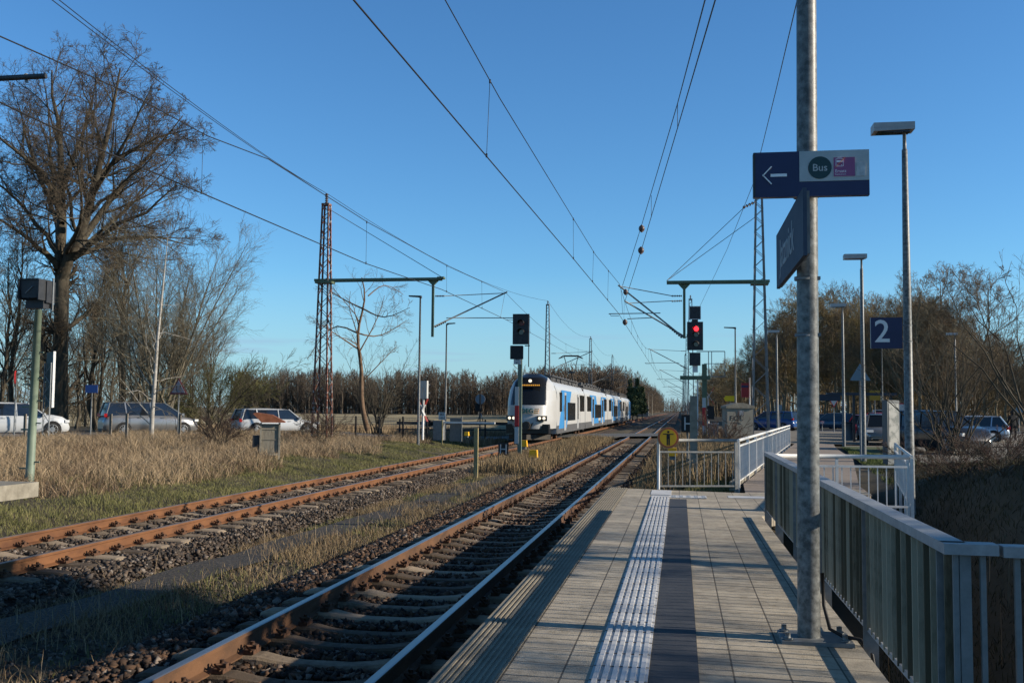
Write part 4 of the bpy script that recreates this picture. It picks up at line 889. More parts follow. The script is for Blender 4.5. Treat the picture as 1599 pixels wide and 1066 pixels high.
# cars
def ring(y, zb=.42):
    pr_ = [(1.36, zb), (1.41, .9), (1.41, 2.6), (1.38, 2.95), (1.28, 3.25), (1.08, 3.52), (.7, 3.68), (0, 3.74)]
    pr2 = pr_ + [(-x, z) for x, z in pr_[-2::-1]]
    return [(x, y, z) for x, z in pr2]
lens_ = [(2.9, 21.4), (21.65, 46.8), (47.05, 73.8), (74.05, 96.6)]
def sidepoly(b, pts, th=.006, s=1):                        # pts in (y,z) on the side s
    b.prism([(p_[0], p_[1]) for p_ in (pts if s > 0 else pts[::-1])], s * 1.409, s * (1.411 + th), 'yz')
for ci, (y0, y1) in enumerate(lens_):
    b = MB(); b.grid([ring(y) for y in np.linspace(y0, y1, 6)]); e0 = ring(y0); e1 = ring(y1)
    b.add(e0, [tuple(range(len(e0)))]); b.add(e1, [tuple(range(len(e1)))[::-1]]); cb_ = b.build('car_body', tw, tr)
    b = MB(); b.box((0, (y0 + y1) / 2, .66), (2.828, y1 - y0 - .1, .5)); b.build('skirt', tdark, cb_)
    L = y1 - y0
    if ci == 0:
        blue = [[(3.6, .95), (6.2, .95), (6.5, 2.0), (5.4, 3.2), (9.9, 3.2), (9.6, 2.5), (8.3, .95), (5.0, .95)]]
        blue = [[(3.9, .7), (8.3, .7), (11.2, 3.1), (5.3, 3.1), (5.3, 2.2)]]
        wins = [(4.3, 5.6, 1.75, 2.95), (8.8, 13.9, 1.15, 2.35), (17.2, 20.8, 1.75, 2.95)]; doors = [(6.9, 8.0), (15.3, 16.3)]
    elif ci == 3:
        blue = [[(y1 - 9, .7), (y1 - 4, .7), (y1, .7), (y1, 3.1), (y1 - 6, 3.1)]]; wins = [(y0 + 1.2, y0 + 5, 1.75, 2.95), (y0 + 9, y0 + 14, 1.15, 2.35), (y1 - 4, y1 - 2.6, 1.7, 2.9)]; doors = [(y0 + 6.5, y0 + 8), (y0 + 15.2, y0 + 16.8)]
    else:
        blue = [[(y0 + 6.2, .7), (y0 + 13.5, .7), (y0 + 10.3, 3.1), (y0 + 4.2, 3.1)], [(y1 - 9.4, .7), (y1 - 4.6, .7), (y1 - 2.4, 3.1), (y1 - 8.5, 3.1), (y1 - 10, 2.6)]]
        wins = [(y0 + 1.6, y0 + 5.6, 1.75, 2.95), (y0 + 9.2, y0 + 16.6, 1.15, 2.35), (y1 - 5.2, y1 - 1.5, 1.75, 2.95)]; doors = [(y0 + 6.5, y0 + 8.2), (y1 - 7.9, y1 - 6.2)]
    for sd_ in (1, -1):
        for q in blue: b = MB(); sidepoly(b, q, .004, sd_); b.build('blue_panel', tb, tr)
        for wy0, wy1, wz0, wz1 in wins:
            b = MB(); sidepoly(b, [(wy0, wz0), (wy1, wz0), (wy1, wz1), (wy0, wz1)], .009, sd_); b.build('window', darkglass, cb_)
        for dy0, dy1 in doors:
            b = MB(); sidepoly(b, [(dy0, .55), (dy1, .55), (dy1, 2.98), (dy0, 2.98)], .007, sd_); dr = b.build('door', tgy, cb_)
            for q in (0, 1):
                m_ = (dy0 + dy1) / 2; w0 = (dy0 + .1, m_ - .06) if q == 0 else (m_ + .06, dy1 - .1)
                b = MB(); sidepoly(b, [(w0[0], 1.2), (w0[1], 1.2), (w0[1], 2.8), (w0[0], 2.8)], .012, sd_); b.build('door_window', darkglass, cb_)
    # roof gear
    b = MB()
    if ci == 0:
        b.m(0)
        for k_ in range(7): b.box((0, y0 + 3 + k_ * 2.4, 3.85), (1.7, 1.7, .36)); 
        for s in (-1, 1): b.tube([(s * .95, y0 + 1, 3.95), (s * .95, y1 - 1, 3.95)], .04, 6)
        for k_ in range(10): b.bar((.9, y0 + 1.5 + k_ * 1.8, 3.6), (.75, y0 + 1.7 + k_ * 1.8, 4.12), .06)
    else:
        b.box((0, (y0 + y1) / 2, 3.82), (1.9, L * .75, .3)); b.prism([(y0 + L * .25, 3.7), (y0 + L * .75, 3.7), (y0 + L * .68, 4.15), (y0 + L * .32, 4.15)], -.85, .85, 'yz')
        for k_ in range(8): b.box((.6, y0 + 2 + k_ * L / 9, 3.95), (.7, 1.2, .25))
    b.build('roof_equipment', troof, cb_)
    if ci < 3:
        b = MB(); b.box((0, y1 + .12, 2.0), (2.5, .30, 3.0)); b.build('gangway_bellows', tk, tr)
bg_ = MB(); bg_.box((0, 0, .55), (2.3, 3.4, .35)); 
for s in (-1, 1): bg_.box((s * 1.12, 0, .62), (.18, 3.2, .3)); bg_.box((s * 1.15, 0, .45), (.22, .6, .35))
bo = bg_.build('bogie', tu, tr, (0, 6.5, 0)); 
for yw in (-1.2, 1.2):
    b = MB()
    for s in (-.75, .75): b.tube([(s - .065, yw, .43), (s + .065, yw, .43)], .43, 20)
    b.tube([(-1.1, yw, .43), (1.1, yw, .43)], .12, 8); b.build('wheelset', rustd, bo)
for y in (21.5, 47, 73.9, 92): dup(bo, (0, y, 0), parent=tr)
b = MB(); yp = 24.0; b.tube([(-.95, yp, 6.02), (-.6, yp, 6.24), (.6, yp, 6.24), (.95, yp, 6.02)], .045, 8); b.tube([(-.6, yp + .4, 6.22), (.6, yp + .4, 6.22)], .04, 8)
for s in (-1, 1): b.tube([(s * .25, yp + .6, 4.9), (s * .55, yp + .2, 6.15)], .035, 6); b.tube([(s * .55, yp + .2, 6.15), (s * 1.0, yp - .05, 6.0)], .03, 6)
b.tube([(0, yp + 2.2, 4.1), (0, yp + .5, 4.95)], .07, 8); b.box((0, yp + .5, 4.9), (.6, .12, .12)); b.box((0, yp + 1.8, 4.0), (1.2, 1.6, .2)); b.build('pantograph', troof, tr)
# ------------------------------------------------------------------ cars
def car(label, loc, rz, kind, L, Wd, Hh, body, group, lod=False):
    t = thing('parked_car', label, 'car', loc, rz, group)
    w_ = Wd / 2; zb = .24; bt = .60 * Hh if kind != 'suv' else .62 * Hh
    X_ = np.array([0, .015, .06, .15, .3, .5, .68, .72, .82, .92, .975, 1.0])
    if kind in ('wagon', 'mpv', 'hatch', 'suv'):
        zt_ = np.array([.40, .52, .6, .615, .61, .60, .59, .585, .56, .50, .40, .30]) * Hh + (.02 if kind == 'suv' else 0)
    if kind == 'suv': zt_[8:11] += .07 * Hh
    hw = np.array([.78, .88, .955, .985, 1, 1, 1, 1, .985, .92, .80, .62]) * w_
    zl = np.array([.36, .28, .26, .24, .23, .23, .23, .23, .23, .23, .26, .34])
    b = MB(); rows = []
    for f_, z_, h_, l_ in zip(X_, zt_, hw, zl):
        x = (f_ - .5) * L
        half = [(h_ * .88, l_), (h_ * .985, l_ + .10), (h_, l_ + (z_ - l_) * .45), (h_ * .985, l_ + (z_ - l_) * .75), (h_ * .93, z_ - .025), (h_ * .84, z_), (0, z_ + .02)]
        rows.append([(x, -y, z) for y, z in half] + [(x, y, z) for y, z in half[-2::-1]])
    b.grid(rows); b.add(rows[0], [tuple(range(13))]); b.add(rows[-1], [tuple(range(13))[::-1]]); b.add([r_[0] for r_ in rows] + [r_[-1] for r_ in rows], [(i, i + 1, 13 + i - 1 + 0, 12 + i) for i in range(11)])
    bd = b.build('body', body, t)
    # cabin
    xr0, xr1, xf1, xf0 = {'wagon': (-.48, -.43, .10, .25), 'mpv': (-.485, -.44, .12, .33), 'hatch': (-.485, -.38, .09, .27), 'suv': (-.485, -.42, .08, .26)}[kind]
    xr0, xr1, xf1, xf0 = [v * L for v in (xr0, xr1, xf1, xf0)]; wb_, wt_ = w_ * .90, w_ * .73
    zb_ = bt - .03; ht = Hh - .045
    g_ = MB()
    mids = [(xr0, zb_, wb_), ((xr1 * .9 + xr0 * .1), ht - .06, wt_ * 1.02), (xr1, ht, wt_)]
    lo = [(xr0, zb_), (xr1 + (xr0 - xr1) * .15, zb_), (0, zb_), (xf1, zb_), (xf0, zb_)]
    q = [(xr0, -wb_, zb_), (xf0, -wb_ * .96, zb_), (xf1, -wt_, ht), (xr1, -wt_, ht), (xr0, wb_, zb_), (xf0, wb_ * .96, zb_), (xf1, wt_, ht), (xr1, wt_, ht)]
    g_.add(q, [(0, 1, 2, 3), (5, 4, 7, 6), (1, 5, 6, 2), (4, 0, 3, 7)]); g_.build('windows', darkglass, t)
    b = MB(); rr = []
    for f_ in np.linspace(0, 1, 7):
        x = (xr1 - .06) * (1 - f_) + (xf1 + .06) * f_; c = Hh - .0 - .05 * (2 * f_ - 1) ** 2 - (.0 if f_ < .9 else .02)
        rr.append([(x, -wt_ * 1.05, ht - .03), (x, -wt_ * .93, ht + .02 + (c - ht - .02) * .6), (x, 0, c), (x, wt_ * .93, ht + .02 + (c - ht - .02) * .6), (x, wt_ * 1.05, ht - .03)])
    b.grid(rr)
    for s in (-1, 1):
        b.bar((xf0 + .02, s * wb_ * .965, zb_), (xf1 + .02, s * wt_ * 1.01, ht), .07, .05); b.bar((xr0 - .0, s * wb_ * 1.0, zb_), (xr1 - .02, s * wt_ * 1.01, ht), .16 if kind != 'mpv' else .1, .05)
        b.bar((-.02 * L, s * wb_ * 1.0, zb_), (-.03 * L, s * wt_ * 1.02, ht), .05, .04, (1, 0, 0)); xc = -.27 * L; b.bar((xc, s * wb_ * 1.0, zb_), (xc - .02 * L, s * wt_ * 1.02, ht), .06, .06, (1, 0, 0))
    b.build('roof_and_pillars', body, t)
    rw = .325 if kind != 'suv' else .36
    for s in (-1, 1):
        for xw in (-.30 * L, .32 * L): b = MB(); b.tube([(xw, s * (w_ - .12), rw), (xw, s * (w_ + .006), rw)], rw + .055, 20); b.build('wheel_arch', blackm, bd)
    if not lod or True:
        wh = None
        for s in (-1, 1):
            for xw in (-.30 * L, .32 * L):
                if wh is None:
                    b = MB(); b.tube([(0, -.10, 0), (0, -.085, 0), (0, .085, 0), (0, .10, 0)], [rw - .02, rw, rw, rw - .02], 24); wh = b.build('wheel', tyre, t, (xw, s * (w_ - .075), rw))
                    b = MB(); b.tube([(0, -.106, 0), (0, .106, 0)], rw * .34, 12)
                    for e in (-1, 1):
                        b.tube([(0, e * .100, 0), (0, e * .1045, 0)], rw * .66, 20) if False else None
                        for a_ in range(9): th = a_ * 2 * math.pi / 9; b.bar((0, e * .102, 0), (rw * .66 * math.cos(th), e * .102, rw * .66 * math.sin(th)), .045, .012)
                        th = np.linspace(0, 2 * np.pi, 25); b.tube([(rw * .66 * math.cos(a_), e * .102, rw * .66 * math.sin(a_)) for a_ in th], .012, 5, False)
                    b.build('rim', rim, wh)
                else: dup(wh, (xw, s * (w_ - .075), rw), parent=t)
    for s in (-1, 1):
        b = MB(); b.box((L * .455, s * w_ * .72, .455 * Hh), (.22, .34, .12), rz=-s * .35); b.build('headlight', lens, t)
        b = MB(); b.box((-L * .478, s * w_ * .80, .555 * Hh if kind != 'mpv' else .60 * Hh), (.14, .30, .17), rz=s * .25); b.build('tail_light', tail, t)
        b = MB(); b.box((xf0 - .12, s * (w_ + .07), zb_ + .08), (.12, .18, .13)); b.build('door_mirror', body, t)
        b = MB()
        for xh in (-.14 * L, .1 * L): b.box((xh, s * (w_ + .002), bt - .12), (.16, .03, .03))
        b.build('door_handles', body if kind != 'wagon' else rim, t)
        b = MB()
        for xs_ in (-.03 * L, .235 * L, -.24 * L): b.box((xs_, s * (w_ - .004), (bt + .3) / 2), (.010, .012, bt - .38))
        b.build('door_gaps', blackm, bd)
    b = MB(); b.box((-L * .497, 0, .42 * Hh), (.02, .52, .11)); b.build('number_plate', whitep, t)
    b = MB(); b.box((L * .485, 0, .36), (.06, Wd * .55, .14)); b.box((-L * .49, 0, .30), (.05, Wd * .7, .12)); b.build('grille', blackm, t)
    return t
cw = mat('car_white', (.50, .52, .54), rough=.25, spec=.6); csv = mat('car_silver', (.32, .32, .32), rough=.28, metal=.6); cpale = mat('car_pale_blue', (.42, .50, .60), rough=.3, metal=.4)
cbk = mat('car_black', (.02, .022, .028), rough=.2, spec=.7); cbl = mat('car_blue', (.02, .07, .22), rough=.25, spec=.6); cdb = mat('car_steel_blue', (.06, .11, .17), rough=.25, metal=.4); crd = mat('car_red', (.35, .012, .015), rough=.25, spec=.6); cgr = mat('car_dark_grey', (.035, .035, .038), rough=.22, spec=.7)
gq = 'cars waiting on the road left of the tracks'
def gz(x, y): return float(hz(x, y)) + .05
RR = R(42)
for lb, (px, py, d), kd, dims, m_ in (('white estate car waiting on the road behind the tin roofed cabinet', (430, 676, 57.5), 'wagon', (4.7, 1.85, 1.46), cw),
        ('silver grey people carrier waiting behind the birch trunk', (232, 676, 53), 'mpv', (4.75, 1.85, 1.72), csv), ('white off-road car cut by the left edge, behind the pale green signal post', (25, 680, 49.5), 'suv', (4.6, 1.85, 1.66), cw)):
    p = P(px, py, d); car(lb, (p[0], p[1], gz(p[0], p[1])), RR, kd, *dims, m_, gq)
gp = 'cars parked or passing beyond the walkway on the right'
def pk(lb, px, d, rz, kd, dims, m_, dz=0):
    p = P(px, 670, d); car(lb, (p[0], p[1], max(gz(p[0], p[1]), .24) + .0 + dz), rz, kd, *dims, m_, gp)
pk('large black car parked closest, half hidden by the bare shrub', 1464, 42, R(-62), 'suv', (4.6, 1.85, 1.74), cbk)
pk('silver hatchback with red tail light parked right of the bare shrub', 1510, 58, R(172), 'hatch', (4.2, 1.78, 1.50), cpale)
pk('grey car front peeking out from behind the black car by the shrub', 1378, 52, R(-100), 'hatch', (4.1, 1.75, 1.55), csv)
pk('dark blue small car parked low beside the pale car behind the notice board', 1366, 58, R(-95), 'hatch', (4.0, 1.7, 1.45), cdb)
pk('bright red car parked behind the second lamp post', 1352, 66, R(-120), 'hatch', (4.1, 1.75, 1.48), crd)
pk('darker red car parked right of the bright red one', 1372, 72, R(-110), 'suv', (4.2, 1.8, 1.62), crd)
pk('blue car passing between the second lamp and the notice board', 1352, 98, R(180), 'hatch', (4.2, 1.8, 1.5), cbl)
pk('steel blue car standing between the thick pole and the third lamp', 1300, 92, R(170), 'hatch', (4.3, 1.8, 1.55), cdb)
pk('black car half hidden behind the right side of the thick pole', 1278, 97, R(175), 'wagon', (4.4, 1.8, 1.45), cbk)
pk('black car seen between the fourth lamp and the thick pole', 1238, 92, R(-70), 'wagon', (4.5, 1.8, 1.46), cbk)
pk('blue car above the far end of the white walkway railing', 1208, 88, R(150), 'mpv', (4.3, 1.8, 1.65), cbl)
pk('pale car behind the red cars at the notice board', 1378, 88, R(-100), 'suv', (4.5, 1.85, 1.85), cpale)
pk('dark car low behind the lamp posts left of the blue one', 1334, 105, R(175), 'wagon', (4.5, 1.8, 1.42), cgr)
# ------------------------------------------------------------------ furniture on the right
p = P(1392, 712, 31); t = thing('notice_board', 'tall grey framed notice board with glass front seen at a slant behind the railing', 'notice board', (p[0], p[1], .25), R(38))
b = MB(); b.box((0, 0, 1.0), (.52, .2, 2.0)); b.build('frame', mat('anthracite', (.10, .115, .125), rough=.5), t); b = MB(); b.box((0, -.105, 1.15), (.42, .015, 1.5)); b.build('poster_glass', mat('poster', (.22, .23, .22), (.42, .42, .40), scale=3, rough=.15, pos=(.45, .55)), t)
p = P(1324, 688, 60); t = thing('waste_bin', 'round grey waste bin beside the third lamp post', 'waste bin', (p[0], p[1], .3)); b = MB(); b.cyl((0, 0, .45), .33, .95, k=20); b.build('body', mat('bin_grey', (.16, .17, .18), rough=.6), t); b = MB(); b.cyl((0, 0, .96), .36, .1, k=20); b.build('rim', black2, t)
t = thing('shelter_frame', 'dark steel portal frame between the second lamp and the notice board', 'shelter', tuple(P(1340, 690, 55) * (1, 1, 0) + (0, 0, .3)))
b = MB(); 
for x in (-.2, 1.7): b.box((x, 0, 1.25), (.12, .12, 2.5))
b.build('posts', black2, t); b = MB(); b.box((.2, 0, 2.55), (3.6, .3, .14)); b.box((-1.9, 0, 2.35), (2.0, .2, .34)); b.build('beam', mat('beam_navy', (.02, .03, .05), rough=.5), t)
def smallsign(label, px, py, d, shape, s, m_, m2=None, zg=.2, ry=0):
    p = P(px, py, d); t = thing('road_sign', label, 'road sign', (p[0], p[1], zg), ry); z = p[2] - zg
    b = MB(); b.tube([(0, .04, 0), (0, .04, z + (s * .4 if shape != 'x' else 0))], .03 if s < .5 else .035, 8); b.build('post', galvd, t)
    def poly(s_, dy):
        q = MB()
        if shape == 'tri': q.prism([(-s_ / 2, -s_ * .35 + z), (s_ / 2, -s_ * .35 + z), (0, s_ * .5 + z)], dy - .01, dy + .01)
        elif shape == 'dtri': q.prism([(-s_ / 2, s_ * .35 + z), (0, -s_ * .5 + z), (s_ / 2, s_ * .35 + z)], dy - .01, dy + .01)
        elif shape == 'disc': q.cyl((0, dy, z), s_ / 2, .02, 'y', 28)
        elif shape == 'sq': q.box((0, dy, z), (s_, .02, s_))
        elif shape == 'dia': q.box((0, dy, z), (s_ * .75, .02, s_ * .75), ry=R(45))
        elif shape == 'rect': q.box((0, dy, z), (s_, .02, s_ * .6))
        return q
    o = poly(s, 0).build('panel', m_, t)
    if m2: poly(s * .74, -.014).build('face', m2, t)
    return t, z
pale_back = mat('sign_back_blue', (.16, .24, .30), rough=.45); bluef = mat('sign_blue', (.06, .13, .38), rough=.4)
smallsign('pale grey triangular sign back on the second lamp, above the dark portal', 1343, 583, 33.6, 'tri', .66, pale_back)
smallsign('triangular give way sign pointing down, in front of the wood', 1302, 628, 80, 'dtri', .8, redp, whitep)
smallsign('small red and white sign right of the notice board', 1405, 694 - 58, 62, 'rect', .9, redp, whitep)
smallsign('round red sign just under the red and white one beside the notice board', 1404, 645, 62.5, 'disc', .36, redp, whitep)
smallsign('yellow ochre square sign hanging before the wood left of the notice board', 1366, 617, 60, 'sq', .58, mat('ochre', (.42, .23, .02), rough=.6))
smallsign('small blue tilted sign right of the black car roof', 1472, 652, 66, 'dia', .42, bluef)
smallsign('tall thin bare pole with small cap behind the number 2 sign', 1377, 540, 50, 'rect', .12, galvd)
smallsign('square grey sign back on the fourth lamp', 1217, 636, 66.2, 'sq', .34, pale_back)
smallsign('triangular sign back far right above the walking person', 1591, 638, 80, 'tri', .8, pale_back)
t, z = smallsign('red and white striped marker board between the thick pole and the blue car', 1284, 659, 85, 'rect', .3, whitep)
b = MB()
for i in range(2): b.bar((-.15, -.02, z + .08 - i * .2), (.15, -.02, z - .02 - i * .2), .01, .08, (0, -1, 0))
b.build('stripes', redp, t)
# left small signs
t, z = smallsign('round speed limit sign reading 70 at the left edge behind the pale green post', 24, 589, 47, 'disc', .62, redp, whitep, zg=.3, ry=R(-62)); text_mesh('70', .30, blackm, t, at(0, -.028, z) @ FRONT, ext=.003, bold=.006)
smallsign('blue rectangular sign back with white post between oak and people carrier', 143, 607, 48, 'rect', .62, bluef, zg=.3)
t, z = smallsign('warning triangle with red rim and children symbol right of the birch', 279, 605, 50, 'tri', .95, mat('rim_red_dull', (.22, .03, .04), rough=.5), mat('triangle_face', (.35, .30, .33), rough=.5), zg=.3)
b = MB()
for s in (-1, 1): b.cyl((s * .1, -.03, z + .06), .04, .01, 'y', 10); b.bar((s * .1, -.03, z + .02), (s * .1, -.03, z - .14), .01, .06, (0, -1, 0)); b.bar((s * .1, -.03, z - .12), (s * .1 + .08, -.03, z - .25), .01, .04, (0, -1, 0))
b.build('symbol', blackm, t)
# big board on lattice legs behind the oak
p = P(74, 600, 43); t = thing('sign_board', 'tall dark board on a thin lattice frame in front of the oak trunk', 'sign board', (p[0], p[1], .25), R(-35))
b = MB(); b.box((0, .1, 2.7), (.75, .06, 2.3)); b.m(1); b.box((.38, .1, 2.7), (.03, .1, 2.34)); b.build('board', [mat('board_dark', (.025, .035, .03), rough=.6), whitem], t)
b = MB()
for x in (-.33, .33): b.bar((x, 0, 0), (x, 0, 3.4), .04)
for i in range(8): s = 1 if i % 2 else -1; b.bar((-s * .33, 0, .1 + i * .4), (s * .33, 0, .5 + i * .4), .025)
b.build('frame', galvd, t)
for i, (px, d) in enumerate(((172, 46), (280, 46), (197, 45), (38, 44))):
    p = P(px, 690, d); t = thing('fence_post', 'short grey wooden stake in the dry grass, number %s from the left of four' % ['third', 'fourth', 'second', 'first'][i] if False else ['short wooden stake in the dry grass below the back of the blue sign', 'short wooden stake in the dry grass under the warning triangle', 'short wooden stake before the rear wheel of the people carrier', 'short wooden stake before the white off-road car'][i], 'post', (p[0], p[1], gz(p[0], p[1]) - .05)); b = MB(); b.box((0, 0, .55), (.10, .08, 1.35)); b.build('post', mat('grey_wood', (.14, .12, .10), (.22, .19, .15), scale=9, rough=.9), t)
# far small building
t = thing('far_hut', 'small pale building with pitched roof beside the line beyond the train', 'hut', (-12.4, 345, -.2)); b = MB(); b.box((0, 0, 1.5), (4, 5, 3.2)); b.build('wall', mat('hut_wall', (.32, .30, .26), (.38, .36, .31), scale=1), t); b = MB(); b.prism([(-2.3, 3.05), (2.3, 3.05), (0, 4.4)], -2.8, 2.8); b.build('roof', mat('hut_roof', (.18, .15, .13), rough=.9), t); b = MB(); b.box((.6, -2.52, 1.7), (.8, .05, 1.0)); b.build('window', darkglass, t)
# distant trackside poles
for i, (x, y) in enumerate(((-9.0 - 8, 230), (-13, 290), (-12, 330), (-11.5, 380), (-11.5, 430))):
    t = thing('line_pole', 'thin pale pole standing by the line far beyond the train', 'pole', (x, y, -.2), 0, 'thin poles beside the far line'); b = MB(); b.tube([(0, 0, 0), (0, 0, 8.6)], .14, 8); b.build('pole', conc, t); b = MB(); b.box((0, 0, 8.6), (.4, .4, .2)); b.build('cap', galvd, t)
# ------------------------------------------------------------------ person with a trolley case
def skin_fig(name, nodes, edges, m_, parent, lev=2):
    me = bpy.data.meshes.new(name); me.from_pydata([n_[0] for n_ in nodes], edges, []); o = bpy.data.objects.new(name, me); COL.objects.link(o); o.parent = parent
    o.modifiers.new('skin', 'SKIN'); 
    if not me.skin_vertices: me.skin_vertices.new()
    for i, n_ in enumerate(nodes): me.skin_vertices[0].data[i].radius = (n_[1], n_[2] if len(n_) > 2 else n_[1])
    me.skin_vertices[0].data[0].use_root = True
    o.modifiers.new('sub', 'SUBSURF').levels = lev; o.modifiers['sub'].render_levels = lev; me.materials.append(m_); return o
cloth = mat('black_clothing', (.012, .013, .016), (.02, .021, .025), scale=9, rough=.9); skinm = mat('skin', (.35, .20, .14), rough=.6); hairm = mat('dark_hair', (.02, .014, .01), rough=.7)
p = P(1583, 703, 60); t = thing('person', 'person in dark coat and trousers walking away at the right edge, pulling a small case', 'person', (p[0], p[1], .3), R(15))
N = [((0, 0, .95), .17, .12), ((0, 0, 1.15), .155, .11), ((0, .0, 1.35), .18, .12), ((0, 0, 1.46), .09, .08), ((0, -.0, 1.54), .055, .055), ((0, -.01, 1.66), .088, .10), ((0, -.01, 1.74), .07, .08),
     ((.21, 0, 1.41), .07, .07), ((.27, .02, 1.14), .052, .052), ((.26, -.10, .93), .038, .038), ((.26, -.12, .86), .03, .03), ((-.21, 0, 1.41), .07, .07), ((-.28, .04, 1.14), .052, .052), ((-.30, .10, .92), .038, .038), ((-.30, .12, .84), .03, .03),
     ((.10, 0, .86), .105, .11), ((.11, -.06, .48), .068, .07), ((.11, .03, .10), .048, .05), ((.11, -.10, .04), .045, .035), ((-.10, 0, .86), .105, .11), ((-.11, .08, .48), .068, .07), ((-.11, .20, .12), .048, .05), ((-.11, .10, .04), .045, .035)]
Ed = [(0, 1), (1, 2), (2, 3), (3, 4), (4, 5), (5, 6), (2, 7), (7, 8), (8, 9), (9, 10), (2, 11), (11, 12), (12, 13), (13, 14), (0, 15), (15, 16), (16, 17), (17, 18), (0, 19), (19, 20), (20, 21), (21, 22)]
skin_fig('body', N, Ed, cloth, t)
b = MB(); th = np.linspace(0, np.pi, 9); b.tube([(0, .0, 1.50), (0, .01, 1.56), (0, .01, 1.64), (0, .01, 1.74), (0, .0, 1.80)], [.07, .095, .115, .10, .03], 14); b.build('hood_and_hair', hairm, t)
for s in (-1, 1):
    b = MB(); hp_ = (s * (.26 if s > 0 else .30), -.12 if s > 0 else .12, .84)
    for f_ in range(4): b.tube([np.array(hp_) + (0, -.03 + f_ * .02, 0), np.array(hp_) + (0, -.032 + f_ * .02, -.05 + .006 * abs(f_ - 1.5)), np.array(hp_) + (-s * .02, -.03 + f_ * .02, -.085 + .008 * abs(f_ - 1.5))], [.011, .010, .008], 6)
    b.tube([np.array(hp_) + (-s * .01, -.04, .02), np.array(hp_) + (-s * .03, -.055, -.03)], [.012, .009], 6); b.box(np.array(hp_) + (0, 0, .01), (.03, .08, .08)); b.build('hand', skinm, t)
t = thing('trolley_case', 'small dark trolley case standing left of the walking person', 'suitcase', (p[0] - .62, p[1] - .2, .3)); b = MB(); b.box((0, 0, .32), (.36, .24, .5), taper=.95); b.build('case', blackm, t); b = MB(); b.tube([(-.1, .1, .55), (-.1, .12, 1.0), (.1, .12, 1.0), (.1, .1, .55)], .012, 6); b.build('handle', galvd, t)
for s in (-1, 1): b = MB(); b.tube([(s * .13 - .02, .08, .04), (s * .13 + .02, .08, .04)], .04, 10); b.build('wheel', tyre, t)
# ------------------------------------------------------------------ trees
def grow(r_, Pn, Rn, per, tr_, ang, lenf, n, rf, upw, wig, Ls, env=None, rmin=.004, taper=.25):
    B, m, _ = Pn.shape; tt = tr_[0] + (tr_[1] - tr_[0]) * ((np.arange(per)[None] + r_.random((B, per))) / per)
    x = tt * (m - 1); i = np.clip(x.astype(int), 0, m - 2); f_ = x - i; bi = np.arange(B)[:, None]
    p0 = Pn[bi, i] * (1 - f_[..., None]) + Pn[bi, i + 1] * f_[..., None]; tg = Pn[bi, i + 1] - Pn[bi, i]; tg /= np.linalg.norm(tg, axis=2, keepdims=True) + 1e-9
    rp = Rn[bi, i] * (1 - f_) + Rn[bi, i + 1] * f_
    q = r_.normal(size=p0.shape); q -= (q * tg).sum(2, keepdims=True) * tg; q /= np.linalg.norm(q, axis=2, keepdims=True) + 1e-9
    a_ = np.radians(ang[0] + (ang[1] - ang[0]) * r_.random((B, per)))[..., None]
    d = (tg * np.cos(a_) + q * np.sin(a_)).reshape(-1, 3); p0 = p0.reshape(-1, 3)
    Lc = (Ls[:, None] * lenf * (1.15 - .65 * (tt - tr_[0]) / max(1e-6, tr_[1] - tr_[0])) * (.65 + .7 * r_.random((B, per)))).reshape(-1)
    if env is not None: Lc = env(p0, d, Lc)
    r0 = np.maximum((rp * rf).reshape(-1), rmin)
    N_ = len(p0); out = np.zeros((N_, n, 3)); out[:, 0] = p0; dd_ = d.copy(); st = Lc / (n - 1)
    for k in range(1, n):
        dd_ = dd_ + r_.normal(size=dd_.shape) * wig; dd_[:, 2] += upw; dd_ /= np.linalg.norm(dd_, axis=1, keepdims=True); out[:, k] = out[:, k - 1] + dd_ * st[:, None]
    rr = r0[:, None] * np.linspace(1, taper, n)[None]
    return out, np.maximum(rr, rmin * .6), Lc
bark = mat('bark', (.045, .036, .025), (.10, .085, .06), scale=3, rough=.95, bump=.5, bscale=14, stretch=(2, 2, .6))
twig = mat('twig_brown', (.06, .043, .028), (.12, .088, .056), scale=.8, rough=.9)
twig2 = mat('twig_grey', (.11, .09, .06), (.20, .17, .11), scale=.8, rough=.9)
twig3 = mat('twig_willow', (.085, .065, .026), (.14, .105, .04), scale=.8, rough=.9)
twigr = mat('twig_red', (.075, .045, .032), (.12, .075, .05), scale=.8, rough=.9)
birchm = mat('birch_bark', (.28, .26, .23), (.46, .44, .40), scale=3, rough=.8, stretch=(1, 1, 3))
def join(parts_, ks):
    V, Fs, o = [], [], 0
    for (Pn, Rn), k in zip(parts_, ks):
        v, f_ = tubes(Pn, Rn, k); V.append(v); Fs.append(f_ + o); o += len(v)
    return np.concatenate(V), np.concatenate(Fs)
